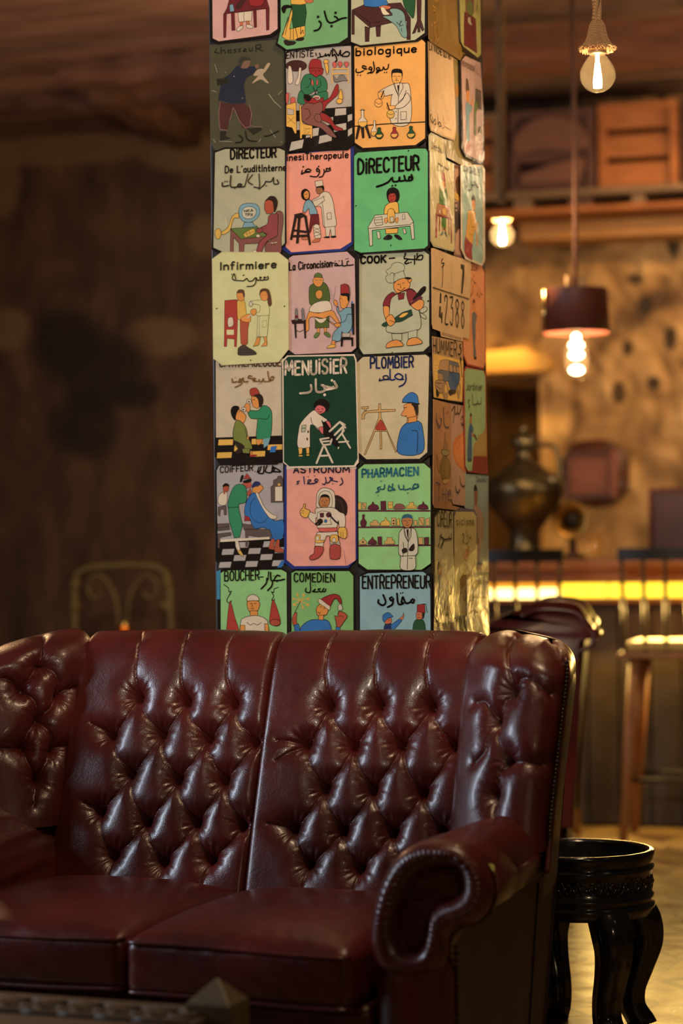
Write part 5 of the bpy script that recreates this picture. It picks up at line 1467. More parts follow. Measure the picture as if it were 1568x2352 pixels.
T bk 12 50 78,150 462,136 Infirmiere
A bk 8 405,195 408,215 385,218 380,200 395,205
A bk 8 380,220 358,222 352,200 362,205
A bk 8 350,222 335,222 325,205 322,240 300,262 262,265
A bk 8 318,205 300,225 275,228 260,210 240,225 215,225
A bk 8 215,225 175,222 160,205 175,180 185,215
a bk 6 238,188
a bk 5 158,182
a bk 5 172,178
P rd 3 108,362 190,356 200,365 196,560 190,682 176,682 175,630 125,626 122,682 104,682 106,560
P yc 0 122,565 172,565 172,600 122,600
S w 3 132,488 162,480 168,530 150,545 132,540
S yo 3 198,360 240,350 258,440 255,470 230,495 200,490 195,430
P rb 3 215,490 280,500 270,560 268,660 245,680 220,660 215,560
S os 3 225,480 280,455 285,510 230,505
S os 3 192,330 200,300 235,295 244,320 238,360 205,362
S brn 0 190,310 205,288 240,290 248,330 238,340 230,312 200,312
S dkg 3 205,690 240,670 275,690 318,715 320,738 210,742 200,715
L k 2 210,705 300,705
L k 2 205,722 318,724
S yc 3 355,360 400,358 415,400 412,470 340,470 325,450 350,440 350,395 290,385 282,375 295,365
P yc 3 338,470 415,465 402,615 332,612
L k 2 350,470 348,610
P yc 2 370,505 400,500 398,545 372,548
S os 3 290,430 320,420 328,445 310,465 292,455
L w 8 265,485 292,462
E wg 3 290,388 12,18
S os 3 355,330 362,300 392,295 408,330 400,360 370,362
S brn 0 350,330 355,290 385,278 415,290 430,340 434,390 415,402 405,370 408,330 395,300 365,305
L k 2 364,326 376,326
L k 2 386,324 396,324
P os 3 332,618 356,616 345,670 306,682 322,650
P os 3 378,615 396,612 402,660 400,676 362,680 388,650
a k 5 52,418
a k 5 522,402
a k 5 288,776
@ v3 F 2 mauve pink sign with a green-robed figure and a red-hatted one in blue
B k 545,65 570,40 990,18 1020,40 1038,70 1030,680 1000,720 760,742 600,738 545,690
I mv 552,70 580,52 955,24 1008,75 1018,690 985,718 760,728 595,735 552,705
T k 9 50 556,152 850,128 La_Circoncision
A k 6 852,104 868,102
A k 8 998,115 960,118 955,95 965,90
A k 8 955,118 925,122 920,85
A k 8 920,118 895,120 880,105 870,120 890,122
a k 4 948,75
a k 4 960,72
a k 4 900,88
a k 4 874,90
S dgo 4 700,260 745,240 800,240 830,290 832,370 760,390 700,390 692,310
S os 4 720,215 750,195 785,205 788,240 765,268 738,262 722,240
P gO 4 725,200 735,178 755,170 778,180 786,204
L k 2 728,190 784,188
L k 3 738,222 750,222
L k 3 765,220 776,220
S os 3 738,310 760,290 782,300 782,335 762,352 742,338
S w 4 708,400 760,370 830,368 848,425 790,446 700,440
P dgo 4 735,480 832,470 830,550 735,555
S os 4 688,450 700,440 760,450 850,432 880,470 902,515 890,525 850,480 830,470 810,490 870,525 860,530 800,490 700,480 692,560 664,578 672,500
S w 3 730,480 770,490 815,485 790,515 760,515
P Bk 3 570,500 620,490 670,500 670,520 578,525
P Bk 3 590,525 604,525 606,622 598,622
P Bk 3 655,520 670,518 672,622 662,625
L Bk 4 604,570 630,580 655,565
P g 3 596,430 604,414 612,430 618,500 596,502
P g 3 640,426 650,412 658,430 664,500 644,505
P m 0 596,465 618,465 618,485 596,485
P os 3 748,555 766,553 766,590 750,600
P os 3 795,552 812,550 815,585 802,590
S gO 3 726,610 745,585 768,590 752,615 735,622
S gO 3 795,590 815,580 840,600 838,618 815,610
P r 4 912,318 912,255 940,246 966,258 972,322
C k 4 955,250 975,280 978,330
S os 4 905,360 915,322 965,320 968,370 945,415 915,412 910,385
S k 0 915,316 970,316 972,370 960,360 955,335 920,330
L k 3 908,350 922,350
S b 0 985,380 1000,390 1006,520 1000,590 985,560
S c 5 905,440 945,415 985,415 995,470 985,560 940,600 920,580 910,640 858,640 862,590 900,545 890,530 915,510 908,470 885,425 895,405
C k 4 990,460 960,460 945,500 910,520
S os 4 862,370 878,360 890,385 888,405 870,390
L g 3 838,275 858,345
L g 3 878,262 866,345
L g 3 845,350 872,355
S os 4 870,525 905,520 912,540 882,548
P os 4 852,640 876,640 872,680 815,692 848,665
S y 3 815,690 845,668 874,672 868,688
P k 0 915,618 1000,618 1000,680 988,680 986,635 930,635 926,682 912,682
P k 0 985,385 1008,385 1008,600 995,600
P gd 3 925,588 980,588 976,616 924,616
@ v3 F 1 pale grey cook sign with a smiling figure in a white chef hat
B k 1030,70 1075,30 1480,5 1530,30 1535,720 1490,738 1070,758 1030,720
I gg 1040,78 1075,42 1480,14 1522,45 1524,675 1482,715 1068,735 1040,690
T k 13 46 1052,104 1222,98 COOK
L k 11 1248,72 1285,68
A k 9 1360,36 1350,70 1375,75 1355,100 1362,108 1385,100
A k 9 1378,75 1400,78 1420,80 1422,110
A k 9 1422,52 1428,76 1470,78 1478,52 1455,52 1435,76
A k 9 1440,36 1440,70
a k 5 1355,38
a k 5 1398,98
S gg 4 1235,235 1222,200 1240,180 1222,160 1255,135 1275,105 1320,100 1350,120 1352,150 1340,175 1350,205 1275,240
P gg 4 1278,180 1345,155 1360,205 1280,235
C k 3 1250,190 1262,170 1280,175 1290,195
S os 5 1280,245 1320,215 1380,210 1390,265 1350,305 1305,312 1282,285
S os 4 1375,215 1395,205 1402,225 1385,240
L k 4 1306,252 1325,250
L k 4 1338,242 1352,240
L k 4 1328,258 1325,275
C k 4 1304,285 1330,294 1356,272
S k 0 1370,200 1400,206 1385,218 1352,210
S ml 5 1205,400 1225,340 1270,305 1300,315 1395,280 1450,330 1470,360 1420,395 1380,400 1250,405
S os 5 1208,405 1245,405 1250,440 1280,480 1290,520 1265,540 1240,520 1215,470
S gg 5 1262,350 1310,315 1368,300 1385,360 1410,400 1455,440 1465,550 1400,575 1320,590 1228,575 1245,500 1250,420
P ml 4 1308,315 1355,308 1348,352 1312,358
S ml 4 1368,310 1395,285 1470,340 1460,370 1400,400 1380,370
S os 5 1395,370 1440,355 1485,365 1480,410 1445,430 1400,400
P k 0 1410,350 1470,275 1490,262 1504,270 1500,295 1430,372
P mk 0 1390,380 1460,330 1482,340 1400,395
P gk 4 1195,535 1205,520 1275,490 1340,445 1400,425 1410,465 1330,510 1290,515 1215,545
S y 3 1315,475 1345,450 1380,448 1360,470 1330,482
S os 5 1225,490 1262,460 1290,500 1280,525 1250,540
L k 3 1250,500 1285,512
S gg 4 1460,430 1500,405 1508,430 1475,450
S gg 4 1465,450 1500,470 1500,490 1470,475
P gg 4 1265,592 1335,592 1335,640 1272,640
P gg 4 1380,580 1440,565 1440,620 1378,628
S os 5 1228,690 1240,655 1300,635 1340,660 1342,678 1280,684
S os 5 1372,672 1380,635 1430,618 1470,640 1472,660 1410,672
a k 6 1516,366
a k 4 1268,720
@ v4 F 1 cream oculist sign with a chequered black and yellow floor
B k 40,40 490,30 512,60 512,740 470,775 80,780 38,720
I cr 46,60 500,60 504,580 48,588
P k 0 46,588 504,574 508,730 470,768 80,772 44,715
K yk 46,735 508,715 520,590 60,600 4 3
T gdk 9 46 72,98 495,92 OPHTALMOLOGUE
P yp 0 40,40 495,26 540,62 470,70 80,76
A go 9 445,170 440,190 425,185 435,165 450,172
A go 10 405,130 415,185 425,195 380,200 375,180 365,200 350,200 345,185
A go 10 345,200 310,195 320,180 300,180 310,200
A go 10 300,180 270,175 280,160 295,165
A go 10 270,200 240,200 235,175 220,200 205,205 215,180 225,215 180,240
A go 10 195,200 165,205 158,180
a go 4 345,216
a go 4 362,214
a go 4 180,172
a go 4 262,214
S rd 4 283,258 325,244 350,290 295,302
S os 4 296,305 345,298 350,340 340,385 305,372 298,345
S Bk 0 300,300 345,285 372,305 375,350 350,380 340,330 325,308
L k 4 303,326 315,326
S gE 5 340,400 375,365 420,385 436,440 425,590 375,600 328,595 335,480 330,460 290,455 270,420 280,400
C k 4 420,430 400,460 340,455
S os 4 245,372 262,348 280,355 285,390 275,412 255,400
E w 4 277,338 16,16
E k 0 277,340 6,6
E w 4 241,393 16,16
E k 0 238,395 6,6
S k 0 150,400 165,372 195,368 210,385 190,430 182,470 158,440
S os 4 185,440 205,395 235,415 256,440 240,485 205,480 188,465
L k 3 205,408 216,408
S L 5 168,540 190,470 230,485 258,530 268,580 288,620 295,670 200,660 170,600
C k 3 250,530 262,590
P os 3 268,575 278,585 272,605 260,600
S Bk 0 165,605 240,640 240,680 205,700 175,690 200,660
P L 4 230,665 285,665 280,700 235,695
P os 3 285,680 298,680 298,712 286,712
S r 0 285,710 325,706 330,716 290,722
P os 3 328,600 372,598 365,625 345,642 330,635
P c 0 375,598 425,590 410,640 380,660
P b 0 430,650 470,645 460,690 420,690
@ v4 F 3 dark green carpenter sign with white lettering and a white sawhorse
B cw 505,55 540,20 1005,10 1020,50 1036,760 1010,792 560,800 512,760
I dg2 515,60 545,28 1000,22 1012,55 1028,735 1002,780 555,788 518,755
T cw 15 92 528,154 950,136 MENUiSiER
A cw 15 866,200 882,240 850,244 858,236
A cw 15 866,200 885,235 862,245 800,232 780,225
A cw 15 800,258 860,248
A cw 15 790,225 800,262 745,268 738,185
A cw 15 705,225 708,255 690,275 630,282
a cw 9 850,192
a cw 10 800,292
S k 0 722,370 745,330 790,320 830,345 832,385 810,410 750,400
S rp 4 730,400 750,365 790,370 808,395 790,418 750,425
L k 4 750,390 762,394
L k 4 780,385 792,394
C k 4 758,408 772,412 782,404
S w 5 640,480 720,400 760,425 800,450 820,470 800,490 780,470 790,510 765,540 715,500 700,520 700,640 695,655 615,655 620,540
C k 4 705,450 715,490 760,530
P gg 4 642,505 672,500 668,545 640,552
L k 4 645,525 670,522
E k 0 686,548 5,10
E k 0 680,598 5,10
S rp 4 760,520 790,515 806,545 796,565 775,555
S rp 4 800,480 830,475 846,510 836,525 815,510
P k 0 790,480 810,478 850,540 905,640 880,655 800,580 790,560
L w 14 835,545 905,480 940,500 870,570
L w 12 905,480 945,520
L w 12 935,510 920,560 978,660
L w 12 935,540 885,600
L w 11 900,620 965,615
L w 12 770,600 790,640 840,635 850,600
L w 11 770,600 830,590
L w 11 775,618 835,612
L w 14 795,640 745,765
L w 14 800,645 855,760
L w 12 765,715 835,712
P w 3 890,655 903,648 902,665 892,670
P y 3 618,660 648,660 645,700 624,705
P y 3 672,660 695,655 695,700 675,698
P y 0 622,710 648,710 648,718 622,718
P y 0 676,704 694,704 694,714 676,714
@ v4 F 2 cream plumber sign with a tap on a tripod and a blue-helmeted man
B k 1012,60 1065,20 1495,5 1540,30 1545,700 1465,760 1100,770 1010,700
I cr2 1022,70 1065,30 1500,14 1524,35 1510,690 1455,735 1090,738 1022,680
T n 12 72 1118,108 1412,100 PLOMBIER
A bl 10 1360,150 1362,190 1345,220 1315,235
A bl 10 1345,185 1310,185 1285,165 1310,145 1340,165 1330,185
A bl 10 1285,185 1255,185 1252,115
A n 9 1252,185 1215,185 1205,165 1230,160 1240,180 1195,190 1178,195 1182,180
P T 4 1095,402 1172,396 1174,352 1188,352 1190,394 1290,392 1290,406 1190,412 1190,412 1175,414 1095,416 1078,430 1076,460 1056,462 1058,430 1072,408
P T 4 1056,376 1104,372 1104,386 1088,388 1088,402 1076,402 1076,388 1058,390
P T 4 1175,412 1190,412 1192,450 1300,685 1290,690 1230,545 1150,545 1082,708 1072,706 1140,540 1174,450
S rd 3 1152,528 1180,472 1196,472 1228,530 1190,538
P T 4 1182,545 1194,545 1196,668 1184,668
S b 5 1318,560 1350,500 1400,475 1450,475 1478,520 1478,690 1312,698
S os 4 1350,365 1390,350 1440,360 1448,420 1430,470 1375,488 1372,450 1355,440 1330,432 1350,395
P os 4 1378,450 1436,440 1440,476 1380,488
S Bk 0 1400,355 1445,355 1448,410 1436,440 1425,400 1415,375
C k 4 1425,370 1432,385 1420,395
S b 4 1340,340 1355,305 1400,275 1440,295 1450,345 1455,358 1400,350
L k 5 1338,345 1400,345 1455,356
L k 4 1352,382 1368,378
L k 3 1355,440 1368,436
C k 4 1405,540 1440,545 1445,600 1440,690
@ v5 F 0 grey barber sign with blue-robed and green-robed figures on a chequered floor
B k 40,90 70,50 500,30 525,80 535,730 470,775 110,775 45,720
P gc 0 52,95 70,60 512,40 516,560 60,600
P k 0 58,590 516,560 518,730 470,768 110,772 54,715
K wc 60,770 520,755 560,575 100,590 5 4
T k 7.5 40 78,108 302,92 COiFFEUR
a k 4 318,98
A k 10 360,65 350,95 335,105 345,70
A k 10 380,62 375,110 345,112
A k 10 400,60 390,100 430,105 440,60
A k 10 430,105 450,90 445,70 495,100 440,100
S k 0 95,195 115,180 138,190 138,210 120,205 98,208
S rb 3 98,210 118,200 136,205 134,232 115,242 100,232
S w 4 62,290 75,255 105,240 125,250 122,320 90,335 65,320
P rb 0 98,238 112,240 112,258 100,255
P Bg 3 62,345 120,335 122,400 105,400 100,360 80,365 76,410 62,400
S sB2 3 235,180 285,170 292,205 265,215 240,210
P rd 3 238,152 262,112 290,148
S k 0 214,170 222,130 240,125 236,150 225,172
S k 0 235,165 290,150 288,172 250,180
S gE 5 170,210 205,188 250,200 262,250 255,310 210,325 205,345 190,352 132,345 140,280
P gE 5 132,350 205,345 232,470 212,555 175,558 140,440
P rb 3 258,255 285,215 296,240 280,270
P w 4 180,570 200,568 218,640 198,652 184,620
S yo 3 198,652 218,645 240,685 220,680
S os 4 305,200 350,190 375,212 360,235 340,250 308,250
S n 0 298,195 318,168 348,172 356,192 322,205 300,214
L k 3 330,205 345,200
S b 5 255,320 290,260 320,250 360,300 400,400 460,440 516,440 510,560 430,570 390,490 310,495 285,430 248,400
S w 3 325,255 340,250 380,340 430,390 468,408 460,428 420,420 370,350
C k 3 320,280 290,320 290,400 330,450 380,450 405,420
P r 3 248,405 280,415 285,440 245,442
P Bg 3 60,462 140,458 140,480 60,490
P Bg 3 230,460 300,470 320,500 240,495
P Bg 3 60,490 140,482 145,500 62,510
P Bg 3 240,500 420,498 440,555 380,560 270,540 268,620 255,620 252,510
P Bg 3 62,530 150,520 155,540 75,555 75,630 62,630
P w 0 80,572 420,552 422,568 80,588
S rb 3 432,570 455,570 450,620 462,640 420,636 416,620
S rb 3 470,575 490,575 490,620 514,640 514,658 455,650
P Bg 4 430,205 445,195 448,160 470,150 480,132 500,130 512,150 512,310 432,312
P w 3 458,205 510,202 510,305 458,305
E yo 3 486,190 11,11
P b 0 505,715 530,720 500,770 470,770
@ v5 F 2 salmon pink astronaut sign with a white space suit and raised thumb
B bl 522,60 1020,60 1028,90 1028,700 965,768 575,775 518,730
I sa2 538,80 1012,78 1014,715 955,752 590,755 538,712
T dkn 10 40 585,108 970,104 ASTRONOM
P cw 0 536,62 1018,60 1018,82 536,84
A n 8 915,145 925,175 905,195
A n 8 888,170 850,160 835,140 855,150 835,165
A n 8 835,170 815,178 805,140
A n 8 805,175 800,190 785,185
A n 8 755,160 740,150 730,165 750,170 720,185
A n 8 720,180 690,185 685,160 705,160 680,185
A n 8 660,185 655,135
A n 7 625,165 608,170 618,180 605,188
a n 4 730,130
a n 4 686,135
a n 4 855,185
S Bk 4 870,270 920,280 955,330 950,400 910,400 870,360
C brn 4 880,290 915,310 930,380
S w 5 745,300 748,250 780,215 830,218 868,250 872,350 850,358 750,350
S w 4 758,300 765,255 795,235 830,240 850,270 852,330 830,350 770,345
S os2 4 762,320 772,275 800,258 830,270 836,310 820,345 795,350 775,342
S k 0 764,290 780,262 815,258 836,280 834,300 825,280 780,278
L k 3 778,304 790,302
L k 3 808,302 820,302
L k 3 800,308 798,322
C k 3 786,330 800,336 814,328
S w 5 735,360 770,350 860,350 905,380 940,400 942,480 905,490 895,440 880,490 810,500 750,490 760,440 740,420 735,460 690,420 696,380 735,390
P w 4 750,385 780,372 840,380 848,400 840,440 850,465 765,470 748,445
P mk 3 768,388 795,386 794,416 770,418
E mk 3 828,400 17,17
E b 4 808,443 10,11
E Bk 4 770,445 18,18
C Bk 11 835,400 870,440 895,460
C Bk 10 755,450 738,465 765,468 775,440
S y 5 632,370 650,350 658,322 668,330 666,355 698,370 690,400 675,420 650,414 634,396
C k 3 640,372 660,372
C k 3 636,385 658,388
P sp 4 755,490 888,488 885,512 830,522 765,515
P w 5 750,520 800,520 890,515 905,600 840,610 835,545 815,545 792,600 735,610 740,545
P w 4 735,590 795,590 790,620 733,615
P w 4 840,600 908,595 905,620 840,622
S y 4 738,545 770,538 772,575 800,575 790,590 740,592
E w 3 752,562 11,17
S y 4 838,560 850,540 890,542 892,585 850,590
E w 3 866,574 13,15
S rd2 5 735,620 790,622 788,660 760,695 720,712 698,705 700,685 728,665
S rd2 5 842,612 905,612 908,690 890,706 850,706 838,690
S y 5 900,490 945,488 956,540 940,565 900,550 895,520
L k 3 912,520 915,558
L k 3 928,520 930,560
L k 2 935,645 950,750
@ v5 F 3 light green pharmacist sign with shelves of purple jars and bottles
B k 1022,80 1070,38 1490,32 1540,70 1545,730 1480,780 1090,795 1025,745
I gp 1032,85 1075,50 1488,44 1532,82 1534,735 1470,780 1095,778 1036,735
T t 12 54 1060,140 1446,124 PHARMACiEN
A t 9 1445,185 1440,210 1410,212 1425,185 1450,205 1400,225
A t 9 1395,215 1375,222 1350,225 1345,195
A t 9 1345,222 1320,222 1310,195
A t 9 1270,185 1265,225 1240,230 1245,195
A t 9 1245,200 1285,225 1270,228
A t 9 1215,190 1210,220 1180,222
A t 9 1185,205 1165,215 1175,235 1155,245
a t 5 1375,248
a t 5 1190,165
a t 4 1170,265
P mk 0 1032,366 1532,366 1532,378 1032,378
P mk 0 1034,480 1534,478 1534,490 1034,492
P mk 0 1036,608 1310,606 1310,618 1036,620
P mk 0 1440,606 1534,604 1534,616 1440,618
P yo 3 1032,314 1052,312 1054,362 1032,362
P T 3 1060,316 1088,316 1088,360 1060,360
L k 3 1062,320 1086,356
S mk 3 1102,362 1105,340 1125,325 1135,308 1145,325 1168,335 1172,362
P mk 3 1188,306 1224,304 1226,364 1190,364
P yo 3 1238,310 1272,308 1272,356 1240,356
L k 2 1242,330 1270,330
S Bp 3 1282,360 1290,330 1320,322 1350,335 1354,358
P yo 3 1365,356 1368,335 1385,332 1388,314 1415,312 1418,334 1436,336 1438,358
L k 2 1370,345 1436,345
S mk 3 1448,360 1452,335 1475,325 1482,306 1492,325 1510,335 1514,360
S mk 3 1062,400 1078,400 1076,425 1090,450 1082,478 1056,478 1048,450 1062,428
P T 3 1115,475 1118,450 1135,448 1140,436 1165,438 1168,455 1184,458 1184,475
S yo 3 1190,472 1196,445 1215,440 1222,415 1235,440 1250,448 1248,474
P T 3 1262,422 1292,420 1294,474 1264,474
E k 0 1278,440 5,6
E k 0 1278,460 5,6
P yo 3 1300,430 1318,424 1322,474 1302,474
P T 3 1418,440 1440,436 1442,474 1420,474
P T 3 1452,420 1488,418 1490,474 1454,474
L k 3 1456,425 1486,470
P T 3 1498,430 1526,420 1528,474 1500,474
S T 3 1042,602 1044,578 1060,572 1066,556 1076,574 1088,582 1088,602
E k 0 1066,588 6,7
S mk 3 1104,602 1108,580 1124,566 1132,552 1142,570 1158,582 1158,602
P mk 3 1168,552 1196,550 1198,604 1170,604
P T 3 1214,602 1218,578 1232,576 1234,556 1268,556 1270,574 1284,578 1286,602
P T 3 1450,556 1480,554 1482,604 1452,604
P mk 3 1490,556 1522,554 1522,606 1492,606
S os2 5 1335,440 1345,415 1375,405 1405,420 1410,455 1395,482 1370,490 1345,475
S tn 0 1333,430 1345,402 1375,394 1404,404 1412,432 1400,425 1372,420 1345,426
L k 3 1346,440 1362,440
L k 3 1382,438 1398,438
L k 3 1372,440 1372,460
C k 3 1362,470 1374,472 1386,466
S wg 5 1316,540 1330,505 1360,490 1400,490 1430,505 1446,580 1446,660 1430,685 1425,775 1330,775 1328,690 1314,660
P wg 4 1355,495 1400,492 1380,580 1362,540
P k 0 1368,500 1384,500 1380,570 1372,540
L k 4 1350,500 1358,545 1380,588 1376,680
L k 4 1402,498 1400,545 1380,588
C k 4 1345,590 1350,650 1340,690
S Bk 4 1338,640 1365,630 1372,655 1345,665
S Bk 4 1385,640 1418,600 1422,635 1405,650
L k 4 1326,686 1430,682
L k 4 1376,690 1374,775
L k 4 1386,700 1410,700
a k 3 1362,620
a k 3 1362,660
a k 3 1364,710
a k 3 1364,740
@ v6 F 1 green butcher sign with two hanging red meat joints
B k 60,50 90,18 500,10 540,40 545,720 500,760 90,770 60,730
P tb 0 50,40 80,25 76,130 76,230 54,230 54,140
I gp 80,50 110,32 500,26 536,45 540,700 500,740 100,745 82,720
T k 9.5 66 108,104 345,94 BOUCHER
L k 9 350,78 374,76
A k 11 522,92 480,100 450,98 470,65 490,70
A k 11 425,45 430,100 450,98
A k 11 400,85 395,120 360,158
A k 11 440,110 432,140 405,170
A k 9 412,40 408,95
a k 4 470,110
a k 4 450,68
L k 6 102,128 135,152 138,180 155,175 140,200
C k 6 150,190 130,220 124,245 145,258 156,240
L k 6 480,148 450,158 448,185 438,180
C k 6 432,178 448,210 434,235 448,244 454,230
S rd 4 140,258 155,262 180,360 205,440 205,560 120,560 122,430
S rd 4 438,240 452,244 480,320 496,390 480,415 440,412 418,388 424,320
E rb 4 458,392 36,22
S os 5 264,250 300,235 348,250 346,290 330,318 300,325 272,305
P os 4 285,310 335,310 338,350 284,350
S w 5 262,240 270,212 300,197 335,210 346,238 300,240
L k 4 284,262 298,260
L k 4 312,258 328,260
L k 4 300,265 298,285
L k 4 290,296 312,294
S w 5 220,390 240,360 290,345 340,345 390,365 410,410 410,560 220,560
C k 4 262,390 285,408 310,398 335,408 362,392
P os 4 218,410 250,410 250,560 200,560
P os 4 385,400 410,400 425,560 390,560
@ v6 F 1 green comedian sign with a figure in a drooping red hat and a firework
B k 562,45 590,20 980,15 1010,50 1020,720 980,760 590,765 560,720
I gco 570,48 600,34 970,36 998,68 1000,720 960,745 600,748 572,720
T k 9.5 56 590,108 868,110 COMEDiEN
A k 9 808,160 800,178 785,172 795,155
A k 9 785,176 770,178 755,160 770,158
A k 9 755,178 725,178 735,160 715,178
A k 9 700,115 702,170 690,185 668,175 670,155
a k 3 720,135
a k 3 732,128
a k 3 738,138
L yo 6 632,240 605,200
L yo 6 634,240 660,205
L yo 6 634,240 690,222
L yo 6 634,242 682,265
L yo 6 632,242 650,285
L yo 6 630,242 590,265
L yo 6 630,240 590,228
L bk 5 632,245 590,330
E yo 0 612,198 9,9
E yo 0 655,200 10,10
E yo 0 686,228 10,10
E yo 0 684,270 11,11
E yo 0 650,288 9,9
E yo 0 592,268 11,11
E yo 0 584,228 9,9
S rb 4 574,372 590,330 608,325 606,380 615,440 590,420
P b 4 590,410 620,400 660,560 600,560
S b 5 630,440 690,380 760,370 820,378 846,430 850,560 640,560
S os 5 745,290 775,262 822,290 818,330 790,345 755,345 745,320
P os 4 760,340 795,340 790,375 758,372
L k 4 768,282 780,284
L k 4 795,290 805,296
C k 4 755,318 765,328 772,322
S r 5 765,245 800,215 860,195 900,205 918,240 914,270 900,250 880,225 860,240 835,285 800,270
S w 4 755,240 770,228 815,262 838,280 832,305 800,282 768,262
S wg 4 895,275 910,262 924,285 920,305 896,305
S rb 5 870,345 890,350 895,320 910,315 930,320 945,330 958,350 935,385 905,425 885,420 880,385
C k 3 900,350 915,345 930,355
P b 4 880,420 908,425 905,560 870,560
@ v6 F 2 pale blue contractor sign with a blue-capped figure pointing
B k 1036,70 1090,38 1490,25 1542,60 1545,730 1490,760 1080,765 1038,720
I bp 1044,75 1100,50 1480,40 1530,75 1536,720 1480,745 1090,750 1046,715
T k 12 84 1062,156 1532,150 ENTREPRENEUR
A k 13 1420,235 1412,255 1395,245 1410,228
A k 13 1395,250 1365,258 1350,235 1340,215 1330,250
A k 13 1330,250 1345,258 1310,262 1300,190
A k 13 1275,225 1262,240 1250,225 1265,215
A k 13 1275,230 1268,265 1235,285
A k 13 1205,200 1222,250 1200,272 1172,255 1172,235
a k 5 1325,188
a k 5 1340,184
S sk 4 1215,385 1230,360 1260,362 1262,395 1240,405 1220,400
S b 4 1202,372 1205,340 1240,322 1265,340 1272,352 1240,362 1215,385
L k 3 1240,372 1250,372
S n 4 1212,420 1240,402 1265,412 1268,560 1210,560
P b 4 1258,410 1322,362 1335,380 1282,440 1262,440
S sk 3 1318,365 1340,345 1345,325 1348,350 1335,372
S sk 4 1435,330 1450,312 1480,318 1482,355 1460,372 1438,365
P r 4 1440,315 1442,268 1492,265 1496,325
C k 4 1470,265 1500,265 1505,300 1512,322
S Bk 0 1475,325 1492,325 1490,350 1478,370
L k 3 1446,335 1456,336
L k 3 1446,355 1460,358
S gA 4 1412,420 1430,375 1460,372 1485,380 1498,430 1500,560 1410,560
@ r1 R 3 olive yellow worn sign with golden brush lettering, topmost on the narrow pillar face
B ol 70,-1300 120,-1330 960,-760 975,1300 955,1470 840,1440 140,1000 100,930
S ol2 0 450,-200 530,-200 530,750 470,870 440,600
S ol2 0 640,500 720,480 790,600 800,1000 740,1080 640,950 630,700
C ol3 20 520,-100 520,400 510,740 470,870
C ol3 16 700,600 660,900 720,1000
A gy 44 250,60 240,0 300,40 330,20
A gy 44 180,130 230,170 270,210
A gy 40 200,250 250,260 270,330 300,380 290,480 260,400
A gy 40 290,500 270,540 220,540 250,640
A gy 40 180,580 170,630
A gy 36 240,640 230,800 300,960 330,900 320,700 290,600
A gy 36 260,760 260,900 240,1000
A gy 40 800,1110 850,1280 890,1350
A gy 36 850,1080 890,1180
@ r1 R 4 lime green sign with a dark red panel high on the narrow pillar face
B k 815,-900 1345,-560 1365,1330 1280,1450 930,1240 855,1000 815,0
I lg 835,-860 1335,-540 1352,1300 1275,1390 925,1110 870,1000 835,0
P Bp 0 975,-300 1180,-160 1190,300 1100,420 975,280
S gO 10 1010,200 1020,60 1080,20 1150,100 1150,380 1090,420
P m 14 950,280 1010,320 1180,420 1225,460 1250,1260 1235,1260 940,1080 940,560
L mk 22 945,590 1220,780
P wg 8 1030,440 1060,400 1100,420 1100,520 1135,610 1080,590 1035,540
L m 12 1070,420 1085,500
A k 14 900,-40 920,60
A k 18 1250,40 1260,160 1220,260
A k 16 1240,100 1290,260 1310,330
A k 14 1250,260 1260,370
@ r2 R 2 narrow cream sign with two-language lettering and no picture, left edge of the pillar's side
B T2 62,30 110,50 520,330 545,900 575,1640 545,1830 330,1760 110,1650 88,1560
I wc2 80,60 120,70 505,340 535,900 560,1640 540,1800 330,1735 118,1630 100,1550
T bk2 15 105 90,180 490,385 LA_VACHE_QUI_RIT
A bk2 14 105,1380 120,1350 105,1420 150,1510 140,1400
A bk2 14 150,1510 190,1440 205,1520 180,1530
A bk2 14 232,1350 245,1540
A bk2 14 245,1540 270,1490 300,1560 260,1570
A T4 12 340,1390 350,1580 320,1600
A T4 12 370,1570 420,1600 480,1630
A T4 10 380,1500 395,1530
A T4 10 510,1450 515,1520
a bk2 8 268,1420
a bk2 8 95,1280
a bk2 8 110,1275
a T4 8 370,1410
a T4 8 430,1440
@ r2 R 1 bare olive grey metal sheet showing between the cream sign and the pink professor sign
B ol4 510,330 640,390 660,1200 660,1850 760,2100 850,2140 850,2290 640,2260 540,2200 400,2130 360,1800 560,1830
P or2 0 550,800 640,850 650,1080 555,1050
S gY2 0 560,1080 655,1110 655,1700 575,1640
@ r2 R 3 pink professor sign with a blue-dressed figure beside a striped board
B k 640,380 700,260 1010,410 1060,1200 1075,2150 1020,2250 740,2120 660,1950
I pk2 655,395 735,300 1005,425 1050,1200 1058,2130 1015,2210 735,2060 695,1930
T brn 10 80 668,470 900,580 PROFESSEUR
A brn 9 940,450 945,560 925,600 990,640
A brn 9 980,480 1000,600 1010,670
S brn 0 735,860 740,720 760,705 785,760 800,940 770,940 745,960
S os 6 750,940 790,930 800,1060 790,1140 765,1130 748,1080
S c 8 738,1160 765,1130 800,1180 845,1190 840,1280 800,1400 808,1800 800,1840 755,1820 745,1500 735,1300
L k 6 765,1400 800,1395
S os 4 835,1180 845,1070 860,1020 865,1080 875,1140 855,1195
P sk 0 752,1845 768,1848 768,1960 745,1990
P sk 0 785,1850 802,1850 815,1970 840,2020 800,2000
P dkg 0 910,880 1015,930 1020,1270 960,1260 905,1100
L pk2 8 935,920 920,1080
L pk2 8 960,940 940,1090
L pk2 8 985,960 965,1120
L pk2 8 1008,970 1000,1150
S gO 8 900,1130 950,1150 945,1260 925,1340 920,1700 885,1690 885,1400
L brn 8 925,880 928,770
L brn 8 985,900 988,795
P dkg 0 970,1560 1015,1580 1025,1700 960,1680
L pk2 6 985,1590 975,1670
L pk2 6 1003,1600 1000,1680
L dkg 10 985,1440 988,1500
